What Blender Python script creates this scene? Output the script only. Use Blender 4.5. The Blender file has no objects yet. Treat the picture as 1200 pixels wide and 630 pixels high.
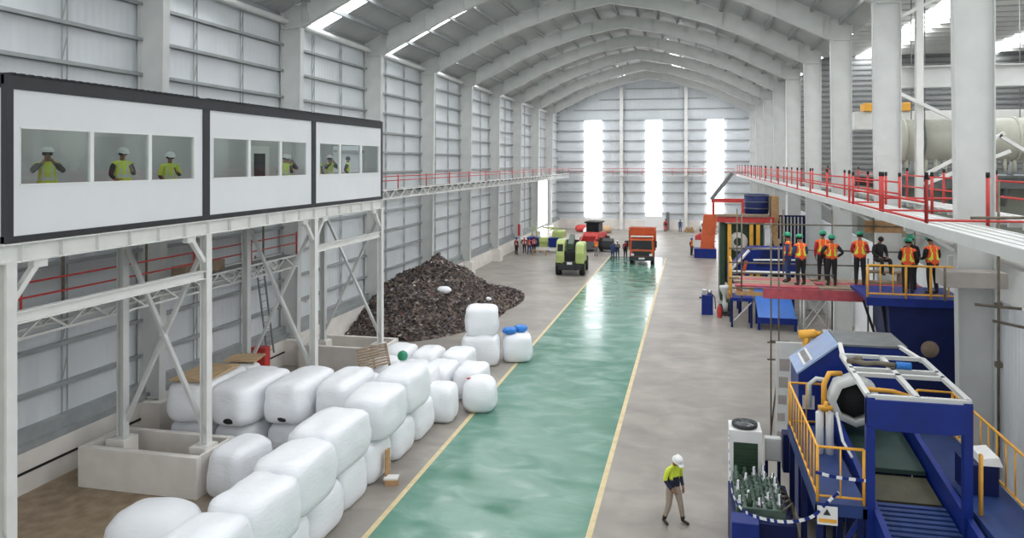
import bpy, bmesh, math, random
from mathutils import Vector, Matrix, noise
random.seed(7)
PI = math.pi
SC = bpy.context.scene
COL = SC.collection
V = Vector

# ------------------------------------------------------------------ materials
def lin(c):
    return tuple(((x / 255.0) / 12.92) if x / 255.0 <= 0.04045 else (((x / 255.0) + 0.055) / 1.055) ** 2.4 for x in c)

def mat(name, rgb, rough=0.6, metal=0.0, var=0.10, vscale=3.0, bump=0.0, bscale=30.0, spec=0.5, coat=0.0, emit=0.0, coords='Object'):
    m = bpy.data.materials.new(name); m.use_nodes = True
    nt = m.node_tree; nd = nt.nodes; lk = nt.links
    b = nd['Principled BSDF']
    c = lin(rgb)
    b.inputs['Roughness'].default_value = rough
    b.inputs['Metallic'].default_value = metal
    b.inputs['Specular IOR Level'].default_value = spec
    b.inputs['Coat Weight'].default_value = coat
    tc = nd.new('ShaderNodeTexCoord')
    if var > 0:
        n = nd.new('ShaderNodeTexNoise'); n.inputs['Scale'].default_value = vscale; n.inputs['Detail'].default_value = 4
        lk.new(tc.outputs[coords], n.inputs['Vector'])
        r = nd.new('ShaderNodeValToRGB')
        r.color_ramp.elements[0].position = 0.3; r.color_ramp.elements[1].position = 0.7
        r.color_ramp.elements[0].color = tuple(max(0, x * (1 - var)) for x in c) + (1,)
        r.color_ramp.elements[1].color = tuple(min(1, x * (1 + var)) for x in c) + (1,)
        lk.new(n.outputs['Fac'], r.inputs['Fac']); lk.new(r.outputs['Color'], b.inputs['Base Color'])
    else:
        b.inputs['Base Color'].default_value = c + (1,)
    if bump > 0:
        n2 = nd.new('ShaderNodeTexNoise'); n2.inputs['Scale'].default_value = bscale; n2.inputs['Detail'].default_value = 3
        lk.new(tc.outputs[coords], n2.inputs['Vector'])
        bp = nd.new('ShaderNodeBump'); bp.inputs['Strength'].default_value = bump; bp.inputs['Distance'].default_value = 0.05
        lk.new(n2.outputs['Fac'], bp.inputs['Height']); lk.new(bp.outputs['Normal'], b.inputs['Normal'])
    if emit > 0:
        b.inputs['Emission Color'].default_value = (1, 1, 1, 1); b.inputs['Emission Strength'].default_value = emit
    return m

def ribbed(name, rgb, axis='Y', period=0.25, rough=0.5, strength=0.5, var=0.06, metal=0.0, stain=0.0):
    """profiled sheet steel: ribs across one axis as bump, faint dirt"""
    m = mat(name, rgb, rough, metal, var, 0.35)
    nt = m.node_tree; nd = nt.nodes; lk = nt.links; b = nd['Principled BSDF']
    tc = nd.new('ShaderNodeTexCoord')
    w = nd.new('ShaderNodeTexWave'); w.wave_type = 'BANDS'; w.bands_direction = axis; w.wave_profile = 'SIN'
    w.inputs['Scale'].default_value = 2 * PI / period / 20.0
    lk.new(tc.outputs['Object'], w.inputs['Vector'])
    bp = nd.new('ShaderNodeBump'); bp.inputs['Strength'].default_value = strength; bp.inputs['Distance'].default_value = 0.03
    lk.new(w.outputs['Fac'], bp.inputs['Height']); lk.new(bp.outputs['Normal'], b.inputs['Normal'])
    return m

def emitter(name, rgb, s):
    m = bpy.data.materials.new(name); m.use_nodes = True
    nt = m.node_tree; nt.nodes.clear()
    o = nt.nodes.new('ShaderNodeOutputMaterial'); e = nt.nodes.new('ShaderNodeEmission')
    e.inputs['Color'].default_value = lin(rgb) + (1,); e.inputs['Strength'].default_value = s
    nt.links.new(e.outputs[0], o.inputs['Surface'])
    return m

def glass(name, tint=(235, 240, 240), gloss=0.08):
    m = bpy.data.materials.new(name); m.use_nodes = True
    nt = m.node_tree; nt.nodes.clear()
    o = nt.nodes.new('ShaderNodeOutputMaterial'); t = nt.nodes.new('ShaderNodeBsdfTransparent')
    g = nt.nodes.new('ShaderNodeBsdfGlossy'); x = nt.nodes.new('ShaderNodeMixShader')
    t.inputs['Color'].default_value = lin(tint) + (1,); g.inputs['Roughness'].default_value = 0.03
    x.inputs['Fac'].default_value = gloss
    nt.links.new(t.outputs[0], x.inputs[1]); nt.links.new(g.outputs[0], x.inputs[2]); nt.links.new(x.outputs[0], o.inputs['Surface'])
    return m

M = {}
M['sheet_l'] = ribbed('wall_sheet_side', (210, 214, 216), 'Y', 0.30, 0.5, 0.25)
M['sheet_g'] = ribbed('wall_sheet_gable', (204, 209, 212), 'X', 0.30, 0.5, 0.3)
M['roof'] = ribbed('roof_sheet', (176, 178, 178), 'Y', 0.28, 0.45, 0.8, 0.10)
M['steel'] = mat('painted_grey_steel', (204, 206, 203), 0.55, 0, 0.05, 1.5)
M['steel_w'] = mat('white_painted_steel', (222, 222, 218), 0.5, 0, 0.05, 2)
M['steel_d'] = mat('dark_galvanised', (120, 124, 124), 0.5, 0.3, 0.15, 3)
M['girt'] = mat('girt_steel', (158, 162, 162), 0.55, 0.2, 0.1, 2)
M['concrete'] = mat('cast_concrete', (224, 219, 212), 0.85, 0, 0.07, 1.3, 0.15, 40)
M['concrete_d'] = mat('grey_concrete', (172, 165, 158), 0.85, 0, 0.12, 1.5, 0.15, 40)
M['dark'] = mat('dark_trim', (46, 48, 51), 0.5, 0, 0.1, 4)
M['black'] = mat('black_rubber', (28, 28, 29), 0.75, 0, 0.15, 6)
M['cabin'] = mat('cabin_panel', (226, 228, 229), 0.45, 0, 0.02, 1)
M['white'] = mat('white_paint', (232, 232, 230), 0.45, 0, 0.03, 3)
M['red'] = mat('red_paint', (196, 62, 58), 0.5, 0, 0.14, 5)
M['blue'] = mat('blue_machine_paint', (16, 42, 122), 0.42, 0, 0.14, 2.5, 0, 30, 0.35, 0.0)
M['blue_d'] = mat('deep_blue_paint', (15, 29, 82), 0.5, 0, 0.16, 2, 0, 30, 0.3)
M['blue_f'] = mat('blue_deck_plate', (38, 60, 112), 0.5, 0, 0.15, 3, 0.2, 60, 0.35)
M['yellow'] = mat('yellow_rail_paint', (232, 170, 62), 0.45, 0, 0.1, 4)
M['orange'] = mat('orange_paint', (196, 88, 44), 0.45, 0, 0.12, 3)
M['lime'] = mat('lime_green_paint', (178, 194, 118), 0.4, 0, 0.08, 2)
M['green_d'] = mat('dark_green', (48, 72, 52), 0.5, 0, 0.15, 3)
M['glass'] = glass('clear_glass')
M['glass_d'] = mat('dark_glass', (24, 28, 32), 0.12, 0, 0.1, 2, 0, 10, 0.35)
M['daylight'] = emitter('daylight_pane', (250, 252, 255), 5.0)
M['skylight'] = emitter('skylight_sheet', (250, 252, 255), 10.5)
M['lamp'] = emitter('lamp_diffuser', (255, 255, 250), 18.0)
M['chrome'] = mat('bright_metal', (200, 202, 204), 0.25, 0.9, 0.06, 5)
M['wood'] = mat('raw_timber', (176, 140, 98), 0.75, 0, 0.2, 6, 0.1, 40)
M['plank'] = mat('scaffold_plank', (150, 132, 112), 0.8, 0, 0.2, 5, 0.1, 30)
M['plank_r'] = mat('red_plank', (184, 84, 92), 0.7, 0, 0.15, 4)
M['card'] = mat('brown_cardboard', (196, 168, 132), 0.85, 0, 0.12, 3)
M['scaf'] = mat('scaffold_tube', (110, 102, 88), 0.55, 0.4, 0.25, 6)
M['bag_blue'] = mat('blue_plastic_bag', (38, 120, 200), 0.35, 0, 0.15, 6, 0.3, 12)
M['bag_green'] = mat('green_plastic', (40, 140, 100), 0.4, 0, 0.1, 6)
M['pipe_cream'] = mat('duct_cream', (190, 190, 176), 0.5, 0, 0.08, 2)

# ------------------------------------------------------------------ mesh builder
class MB:
    def __init__(s):
        s.v = []; s.f = []; s.mi = []; s.m = 0; s.sm = []; s.smooth = False
    def add(s, vs, fs):
        o = len(s.v); s.v.extend([tuple(p) for p in vs])
        for f in fs:
            s.f.append(tuple(i + o for i in f)); s.mi.append(s.m); s.sm.append(s.smooth)
        return s
    def hexa(s, p):   # 8 pts: bottom 0-3 ccw, top 4-7
        return s.add(p, [(3, 2, 1, 0), (4, 5, 6, 7), (0, 1, 5, 4), (1, 2, 6, 5), (2, 3, 7, 6), (3, 0, 4, 7)])
    def box(s, x0, x1, y0, y1, z0, z1):
        if x0 > x1: x0, x1 = x1, x0
        if y0 > y1: y0, y1 = y1, y0
        if z0 > z1: z0, z1 = z1, z0
        return s.hexa([(x0, y0, z0), (x1, y0, z0), (x1, y1, z0), (x0, y1, z0), (x0, y0, z1), (x1, y0, z1), (x1, y1, z1), (x0, y1, z1)])
    def cbox(s, c, d, rz=0.0):   # centre-of-base box with rotation
        x, y, z = c; a, b, h = d[0] / 2, d[1] / 2, d[2]
        cs, sn = math.cos(rz), math.sin(rz)
        q = [(-a, -b), (a, -b), (a, b), (-a, b)]
        q = [(x + i * cs - j * sn, y + i * sn + j * cs) for i, j in q]
        return s.hexa([(i, j, z) for i, j in q] + [(i, j, z + h) for i, j in q])
    def bar(s, p, q, w, h=None, up=(0, 0, 1)):
        p, q = V(p), V(q); h = w if h is None else h
        d = (q - p)
        if d.length < 1e-6: return s
        d.normalize(); u = V(up)
        if abs(d.dot(u)) > 0.98: u = V((0, 1, 0)) if abs(d.y) < 0.9 else V((1, 0, 0))
        a = d.cross(u).normalized(); b = a.cross(d).normalized()
        a *= w / 2; b *= h / 2
        return s.hexa([p - a - b, p + a - b, q + a - b, q - a - b, p - a + b, p + a + b, q + a + b, q - a + b])
    def tube(s, p, q, r, n=8, r2=None, caps=True):
        p, q = V(p), V(q); d = q - p
        if d.length < 1e-6: return s
        d.normalize(); u = V((0, 0, 1)) if abs(d.z) < 0.95 else V((1, 0, 0))
        a = d.cross(u).normalized(); b = a.cross(d).normalized(); r2 = r if r2 is None else r2
        vs = []
        for k in range(n):
            t = 2 * PI * k / n; e = a * math.cos(t) + b * math.sin(t)
            vs.append(p + e * r); vs.append(q + e * r2)
        fs = [(2 * k, 2 * ((k + 1) % n), 2 * ((k + 1) % n) + 1, 2 * k + 1) for k in range(n)]
        old = s.smooth; s.smooth = True; o = len(s.v); s.add(vs, fs); s.smooth = old
        if caps:
            s.add([], []); 
            s.f.append(tuple(o + 2 * k for k in reversed(range(n)))); s.mi.append(s.m); s.sm.append(False)
            s.f.append(tuple(o + 2 * k + 1 for k in range(n))); s.mi.append(s.m); s.sm.append(False)
        return s
    def path(s, pts, r, n=6, closed=False):
        pts = [V(p) for p in pts]; N = len(pts); vs = []; prev = None
        for i, p in enumerate(pts):
            t = (pts[min(i + 1, N - 1)] - pts[max(i - 1, 0)])
            if t.length < 1e-9: t = V((0, 0, 1))
            t.normalize()
            if prev is None:
                u = V((0, 0, 1)) if abs(t.z) < 0.95 else V((1, 0, 0)); a = t.cross(u).normalized()
            else:
                a = (prev - t * prev.dot(t))
                if a.length < 1e-6: a = t.cross(V((0, 0, 1)))
                a.normalize()
            prev = a; b = t.cross(a); rr = r[i] if isinstance(r, (list, tuple)) else r
            for k in range(n):
                th = 2 * PI * k / n; vs.append(p + (a * math.cos(th) + b * math.sin(th)) * rr)
        fs = [(i * n + k, i * n + (k + 1) % n, (i + 1) * n + (k + 1) % n, (i + 1) * n + k) for i in range(N - 1) for k in range(n)]
        fs.append(tuple(reversed(range(n)))); fs.append(tuple((N - 1) * n + k for k in range(n)))
        old = s.smooth; s.smooth = True; s.add(vs, fs); s.smooth = old
        return s
    def lathe(s, c, prof, n=16, axis='Z', caps=True):   # prof: (r, h)
        vs = []; N = len(prof)
        for r, h in prof:
            for k in range(n):
                t = 2 * PI * k / n; a, b = r * math.cos(t), r * math.sin(t)
                p = {'Z': (a, b, h), 'X': (h, a, b), 'Y': (b, h, a)}[axis]
                vs.append((c[0] + p[0], c[1] + p[1], c[2] + p[2]))
        fs = [(i * n + k, i * n + (k + 1) % n, (i + 1) * n + (k + 1) % n, (i + 1) * n + k) for i in range(N - 1) for k in range(n)]
        old = s.smooth; s.smooth = True; s.add(vs, fs); s.smooth = old
        if caps:
            o = len(s.v) - N * n
            s.f.append(tuple(o + k for k in reversed(range(n)))); s.mi.append(s.m); s.sm.append(False)
            s.f.append(tuple(o + (N - 1) * n + k for k in range(n))); s.mi.append(s.m); s.sm.append(False)
        return s
    def prism(s, poly, axis, a, b):   # poly in the two other axes, extruded a..b
        n = len(poly)
        def P(u, w, t): return {'X': (t, u, w), 'Y': (u, t, w), 'Z': (u, w, t)}[axis]
        vs = [P(u, w, a) for u, w in poly] + [P(u, w, b) for u, w in poly]
        fs = [tuple(range(n)), tuple(reversed(range(n, 2 * n)))] + [(i, i + n, (i + 1) % n + n, (i + 1) % n) for i in range(n)]
        return s.add(vs, fs)
    def sphere(s, c, r, n=10, m=7, sc=(1, 1, 1)):
        vs = [(c[0], c[1], c[2] - r * sc[2])]
        for i in range(1, m):
            ph = -PI / 2 + PI * i / m
            for k in range(n):
                t = 2 * PI * k / n
                vs.append((c[0] + r * sc[0] * math.cos(ph) * math.cos(t), c[1] + r * sc[1] * math.cos(ph) * math.sin(t), c[2] + r * sc[2] * math.sin(ph)))
        vs.append((c[0], c[1], c[2] + r * sc[2])); L = len(vs) - 1
        fs = [(0, 1 + (k + 1) % n, 1 + k) for k in range(n)]
        for i in range(m - 2):
            a = 1 + i * n
            fs += [(a + k, a + (k + 1) % n, a + n + (k + 1) % n, a + n + k) for k in range(n)]
        a = 1 + (m - 2) * n
        fs += [(a + k, a + (k + 1) % n, L) for k in range(n)]
        old = s.smooth; s.smooth = True; s.add(vs, fs); s.smooth = old
        return s
    def quad(s, a, b, c, d): return s.add([a, b, c, d], [(0, 1, 2, 3)])

def root_of(o):
    while o.parent is not None: o = o.parent
    return o

def props(o, label=None, cat=None, group=None, kind=None):
    if label: o['label'] = label
    if cat: o['category'] = cat
    if group: o['group'] = group
    if kind: o['kind'] = kind
    return o

def mk(name, mb, mats, parent=None, label=None, cat=None, group=None, kind=None, world=True, bevel=0.0):
    """links mb as ONE mesh object; world coordinates unless the thing is built in its own frame (world=False)"""
    if not isinstance(mats, (list, tuple)): mats = [mats]
    me = bpy.data.meshes.new(name)
    vs = mb.v
    off = V((0, 0, 0))
    if world:
        if parent is not None: off = root_of(parent).location.copy()
        elif kind != 'structure' and vs:
            xs = [p[0] for p in vs]; ys = [p[1] for p in vs]; zs = [p[2] for p in vs]
            off = V(((min(xs) + max(xs)) / 2, (min(ys) + max(ys)) / 2, min(zs)))
    if off.length > 0: vs = [(p[0] - off.x, p[1] - off.y, p[2] - off.z) for p in vs]
    me.from_pydata(vs, [], mb.f)
    for m in mats: me.materials.append(M[m] if isinstance(m, str) else m)
    me.polygons.foreach_set('material_index', mb.mi)
    me.polygons.foreach_set('use_smooth', mb.sm)
    me.update()
    o = bpy.data.objects.new(name, me); COL.objects.link(o)
    if parent is not None: o.parent = parent
    elif world: o.location = off
    if bevel > 0:
        b = o.modifiers.new('bevel', 'BEVEL'); b.width = bevel; b.segments = 2; b.limit_method = 'ANGLE'; b.angle_limit = 0.7
    props(o, label, cat, group, kind)
    return o

def thing(name, label, cat, loc=(0, 0, 0), rz=0.0, group=None, kind=None):
    o = bpy.data.objects.new(name, None); COL.objects.link(o); o.empty_display_size = 0.2
    o.location = loc; o.rotation_euler = (0, 0, rz)
    return props(o, label, cat, group, kind)

def dup(o, loc=None, rz=None, label=None, group=None, parent=None):
    c = o.copy(); COL.objects.link(c)
    if parent is not None: c.parent = parent
    if loc is not None: c.location = loc
    if rz is not None: c.rotation_euler = (0, 0, rz)
    if label: c['label'] = label
    if group: c['group'] = group
    for ch in o.children: dup(ch, parent=c)
    return c

def ibar(mb, p, q, w, h, t=0.03, up=(0, 0, 1)):
    """I section from p to q: flange width w, depth h"""
    p, q = V(p), V(q); d = (q - p).normalized(); u = V(up)
    if abs(d.dot(u)) > 0.98: u = V((0, 1, 0))
    a = d.cross(u).normalized(); b = a.cross(d).normalized()
    mb.bar(p, q, t, h - 2 * t, up)
    for s in (1, -1): mb.bar(p + b * s * (h / 2 - t / 2), q + b * s * (h / 2 - t / 2), w, t, up)
    return mb

ORD = ['nearest', 'second', 'third', 'fourth', 'fifth', 'sixth', 'seventh', 'eighth', 'ninth', 'tenth', 'eleventh', 'twelfth', 'thirteenth', 'fourteenth', 'fifteenth']
ORD1 = ['first'] + ORD[1:]

# ------------------------------------------------------------------ camera
F = 840.0; U0, V0 = 630.0, 190.0; H = 9.7
PSI = math.atan((811 - U0) / F)
cd = bpy.data.cameras.new('camera'); cam = bpy.data.objects.new('camera', cd); COL.objects.link(cam)
cam.location = (0, 0, H); cam.rotation_euler = (PI / 2, 0, PSI)
cd.sensor_width = 36.0; cd.lens = F / 1200 * 36
cd.shift_x = (600 - U0) / 1200; cd.shift_y = (V0 - 315) / 1200
cd.clip_end = 400; SC.camera = cam

# ------------------------------------------------------------------ light and sky
w = bpy.data.worlds.new('sky'); SC.world = w; w.use_nodes = True
bg = w.node_tree.nodes['Background']; bg.inputs['Color'].default_value = (0.93, 0.97, 1.0, 1); bg.inputs['Strength'].default_value = 1.15
SC.view_settings.view_transform = 'Standard'; SC.view_settings.look = 'None'; SC.view_settings.exposure = -0.12; SC.view_settings.gamma = 1.0
SC.view_settings.use_curve_mapping = False
def area(name, loc, rot, sx, sy, power, col=(1, 1, 1)):
    l = bpy.data.lights.new(name, 'AREA'); l.shape = 'RECTANGLE'; l.size = sx; l.size_y = sy; l.energy = power; l.color = col
    o = bpy.data.objects.new(name, l); COL.objects.link(o); o.location = loc; o.rotation_euler = rot
    return o
# ================================================================== THE HALL
XL, XR, YG = -19.6, 8.45, 104.6           # left cladding, right partition, gable wall
FY = [22.2 + 9.15 * k for k in range(-1, 9)]   # portal frames
CX = -5.62
PB = [(-18.45, 16.2), (-14.1, 18.35), (-12.2, 19.1), (-8.9, 20.15), (CX, 20.75)]
PBR = [(2 * CX - x, z) for x, z in reversed(PB[:-1])]
PROF = PB + PBR

# floor -------------------------------------------------------------
def floor_material():
    m = bpy.data.materials.new('workshop_floor'); m.use_nodes = True
    nt = m.node_tree; nd = nt.nodes; lk = nt.links; b = nd['Principled BSDF']
    tc = nd.new('ShaderNodeTexCoord'); sp = nd.new('ShaderNodeSeparateXYZ'); lk.new(tc.outputs['Object'], sp.inputs[0])
    def math_(op, a, bb=None):
        n = nd.new('ShaderNodeMath'); n.operation = op
        for i, x in enumerate((a, bb)):
            if x is None: continue
            if isinstance(x, (int, float)): n.inputs[i].default_value = x
            else: lk.new(x, n.inputs[i])
        return n.outputs[0]
    def noise_(scale, detail=4, dist=0.0, vec=None):
        n = nd.new('ShaderNodeTexNoise'); n.inputs['Scale'].default_value = scale; n.inputs['Detail'].default_value = detail; n.inputs['Distortion'].default_value = dist
        lk.new(vec or tc.outputs['Object'], n.inputs['Vector']); return n.outputs['Fac']
    def ramp(fac, cols):
        r = nd.new('ShaderNodeValToRGB'); e = r.color_ramp.elements
        while len(e) < len(cols): e.new(0.5)
        for i, (p, c) in enumerate(cols): e[i].position = p; e[i].color = lin(c) + (1,)
        lk.new(fac, r.inputs['Fac']); return r.outputs['Color']
    def mix(fac, a, c):
        n = nd.new('ShaderNodeMix'); n.data_type = 'RGBA'; lk.new(fac, n.inputs[0]); lk.new(a, n.inputs[6]); lk.new(c, n.inputs[7]); return n.outputs[2]
    def inside(s, lo, hi): return math_('MULTIPLY', math_('GREATER_THAN', s, lo), math_('LESS_THAN', s, hi))
    X, Y = sp.outputs[0], sp.outputs[1]
    mp = nd.new('ShaderNodeMapping'); mp.inputs['Scale'].default_value = (0.6, 1.0, 1); lk.new(tc.outputs['Object'], mp.inputs[0])
    n1 = noise_(0.45, 6, 0.4); n2 = noise_(1.2, 5, 0.6, mp.outputs[0])
    mixn = math_('ADD', math_('MULTIPLY', n1, 0.55), math_('MULTIPLY', n2, 0.45))
    conc = ramp(mixn, [(0.30, (130, 124, 117)), (0.5, (150, 144, 136)), (0.68, (170, 163, 154))])
    dirt = ramp(noise_(2.5, 6), [(0.3, (128, 108, 86)), (0.7, (166, 146, 120))])
    dm = nd.new('ShaderNodeMapRange'); dm.inputs['From Min'].default_value = -12.0; dm.inputs['From Max'].default_value = -13.6
    lk.new(math_('ADD', X, math_('MULTIPLY', noise_(0.8), 1.5)), dm.inputs['Value'])
    dmy = nd.new('ShaderNodeMapRange'); dmy.inputs['From Min'].default_value = 27.0; dmy.inputs['From Max'].default_value = 22.0; lk.new(Y, dmy.inputs['Value'])
    base = mix(math_('MULTIPLY', dm.outputs[0], dmy.outputs[0]), conc, dirt)
    grn = ramp(n2, [(0.28, (84, 130, 112)), (0.5, (100, 143, 126)), (0.72, (126, 162, 148))])
    yel = ramp(noise_(3.0), [(0.3, (202, 182, 134)), (0.7, (224, 206, 162))])
    lane = math_('MULTIPLY', inside(X, -8.2, -2.7), math_('LESS_THAN', Y, 74.0))
    line = math_('MULTIPLY', math_('MAXIMUM', inside(X, -8.36, -8.2), inside(X, -2.7, -2.54)), math_('LESS_THAN', Y, 74.0))
    c = mix(line, mix(lane, base, grn), yel)
    lk.new(c, b.inputs['Base Color'])
    # sealed lane is glossy, the concrete round it is dull
    wet = nd.new('ShaderNodeMapRange'); wet.inputs['From Min'].default_value = 0.35; wet.inputs['From Max'].default_value = 0.65
    wet.inputs['To Min'].default_value = 0.10; wet.inputs['To Max'].default_value = 0.26; lk.new(n2, wet.inputs['Value'])
    r = nd.new('ShaderNodeMix'); r.data_type = 'FLOAT'; lk.new(lane, r.inputs[0]); r.inputs[2].default_value = 0.4; lk.new(wet.outputs[0], r.inputs[3])
    lk.new(r.outputs[0], b.inputs['Roughness'])
    bp = nd.new('ShaderNodeBump'); bp.inputs['Strength'].default_value = 0.06; bp.inputs['Distance'].default_value = 0.05
    lk.new(noise_(2.2, 3, 0.3, mp.outputs[0]), bp.inputs['Height']); lk.new(bp.outputs['Normal'], b.inputs['Normal'])
    return m
b = MB(); b.box(-30, 40, -12, 112, -0.2, 0.0)
mk('floor', b, floor_material(), kind='structure')

# left wall: plinth, cladding, girts ----------------------------------
b = MB()
b.m = 0; b.box(XL - 0.12, XL, 8, YG, 1.2, 17.1)
b.m = 1; b.box(XL - 0.3, -19.1, 8, 86.6, 0, 1.2); b.box(XL - 0.3, -19.1, 95.2, YG, 0, 1.2)
b.m = 2; b.box(XL, -19.12, 8, YG, 1.2, 1.42); b.box(XL, -19.3, 8, YG, 1.42, 1.75)
wl = mk('wall_left', b, ['sheet_l', 'concrete', 'girt'], kind='structure')
for k in range(11):
    z = 2.75 + 1.27 * k
    if z > 16: break
    g = MB(); g.box(XL, XL + 0.2, 8, YG, z, z + 0.025); g.box(XL + 0.18, XL + 0.2, 8, YG, z - 0.1, z)
    g.box(XL, XL + 0.02, 8, YG, z - 0.1, z)
    mk('girt', g, 'girt', wl)
g = MB(); g.tube((XL + 0.3, 8, 16.55), (XL + 0.3, YG, 16.55), 0.16, 10); mk('eave_strut', g, 'steel', wl)
for y in FY[:-1]:
    for t in (0.33, 0.66):
        g = MB(); yy = y + 9.15 * t
        for s in (-0.1, 0.1): g.bar((XL + 0.12, yy + s, 1.5), (XL + 0.12, yy + s, 16.4), 0.03)
        for q in range(11): g.bar((XL + 0.12, yy - 0.1, 2.75 + 1.27 * q), (XL + 0.12, yy + 0.1, 3.6 + 1.27 * q), 0.025)
        mk('sag_rod', g, 'girt', wl)
g = MB(); g.bar((-19.08, 8, 0.62), (-19.08, 31, 0.62), 0.03, 0.07); mk('cable_duct', g, 'black', wl)

# far gable wall -------------------------------------------------------
WX = [(-15.42, -12.92), (-6.5, -4.3), (2.13, 4.36)]
b = MB()
xs = [XL] + [x for p in WX for x in p] + [26]
def roof_z(x):
    x = min(max(x, XL), 2 * CX - XL)
    pts = [(XL, 16.9)] + [(px, pz + 1.3) for px, pz in PROF[1:-1]] + [(2 * CX - XL, 16.9)]
    for (x0, z0), (x1, z1) in zip(pts, pts[1:]):
        if x0 <= x <= x1: return z0 + (z1 - z0) * (x - x0) / (x1 - x0)
    return 16.9
b.m = 0
for i in range(0, len(xs), 2): b.box(xs[i], xs[i + 1], YG, YG + 0.1, 1.4, 15.8)
for (x0, x1) in WX: b.box(x0, x1, YG, YG + 0.1, 1.4, 1.75)
top = [XL, -14.1, -12.2, -8.9, CX, 2 * CX + 8.9, 2 * CX + 12.2, 2 * CX + 14.1, 2 * CX - XL]
b.prism([(XL, 15.8), (2 * CX - XL, 15.8)] + [(x, roof_z(x)) for x in reversed(top)], 'Y', YG, YG + 0.1)
b.m = 1; b.box(XL, 26, YG - 0.25, YG + 0.1, 0, 1.4)
wg = mk('wall_back', b, ['sheet_g', 'concrete'], kind='structure')
z = 2.4
while z < 20.5:
    x0 = XL if z < 16.5 else CX - (21.9 - z) * 2.55
    g = MB(); g.box(max(x0, XL), min(2 * CX - x0, XR) if z > 16 else XR, YG - 0.22, YG - 0.02, z - 0.16, z); mk('girt', g, 'girt', wg); z += 1.5
for x in (-10.0, -0.85):
    g = MB(); ibar(g, (x, YG - 0.45, 0), (x, YG - 0.45, roof_z(x) - 0.6), 0.45, 0.45, 0.03, (0, 1, 0)); mk('gable_post', g, 'steel_w', wg)
for i, (x0, x1) in enumerate(WX):
    b = MB(); b.box(x0, x1, YG - 0.3, YG - 0.24, 1.75, 15.8)
    mk('window_%d' % (i + 1), b, 'daylight', kind='structure')

# open roller door in the left wall -------------------------------------
b = MB(); b.box(XL - 0.05, -19.3, 87.0, 94.8, 0.02, 7.3); mk('door_1', b, 'daylight', kind='structure')
b = MB(); b.box(XL, -19.05, 86.7, 87.0, 0, 7.6); b.box(XL, -19.05, 94.8, 95.1, 0, 7.6); b.box(XL, -19.05, 86.7, 95.1, 7.3, 7.7); mk('trim_1', b, 'steel', kind='structure')

# roof -------------------------------------------------------------------
RP = [(XL - 0.3, 16.75)] + [(x, z + 1.32) for x, z in PB[1:]]
RP = RP + [(2 * CX - x, z) for x, z in reversed(RP[:-1])]
SK = [(y + 1.7, y + 4.1) for y in FY]
b = MB()
ycut = [6.0]
for a, c in SK: ycut += [a, c]
ycut.append(YG + 0.3)
for (x0, z0), (x1, z1) in zip(RP, RP[1:]):
    for i in range(0, len(ycut), 2):
        b.hexa([(x0, ycut[i], z0), (x1, ycut[i], z1), (x1, ycut[i + 1], z1), (x0, ycut[i + 1], z0),
                (x0, ycut[i], z0 + 0.06), (x1, ycut[i], z1 + 0.06), (x1, ycut[i + 1], z1 + 0.06), (x0, ycut[i + 1], z0 + 0.06)])
ceil = mk('ceiling', b, 'roof', kind='structure')
n = 4
for a, c in SK:
    for side in (0, 1):
        b = MB()
        seg = list(zip(RP, RP[1:])); seg = seg[:3] if side == 0 else seg[-3:]
        for (x0, z0), (x1, z1) in seg:
            b.hexa([(x0, a, z0 + .01), (x1, a, z1 + .01), (x1, c, z1 + .01), (x0, c, z0 + .01), (x0, a, z0 + .05), (x1, a, z1 + .05), (x1, c, z1 + .05), (x0, c, z0 + .05)])
        mk('window_%d' % n, b, 'skylight', kind='structure'); n += 1
    b = MB()
    for (x0, z0), (x1, z1) in list(zip(RP, RP[1:]))[3:5]:
        b.hexa([(x0, a, z0), (x1, a, z1), (x1, c, z1), (x0, c, z0), (x0, a, z0 + .06), (x1, a, z1 + .06), (x1, c, z1 + .06), (x0, c, z0 + .06)])
    mk('roof_panel', b, 'roof', ceil)
# purlins follow the roof every 1.6 m
def along(pts, step):
    out = []; carry = 0.4
    for (x0, z0), (x1, z1) in zip(pts, pts[1:]):
        L = math.hypot(x1 - x0, z1 - z0); d = carry
        while d < L: out.append((x0 + (x1 - x0) * d / L, z0 + (z1 - z0) * d / L)); d += step
        carry = d - L
    return out
for x, z in along(RP, 1.62):
    g = MB(); g.box(x - 0.05, x + 0.05, 8, YG, z - 0.24, z); g.box(x - 0.05, x + 0.12, 8, YG, z - 0.25, z - 0.22); mk('purlin', g, 'girt', ceil)

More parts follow.
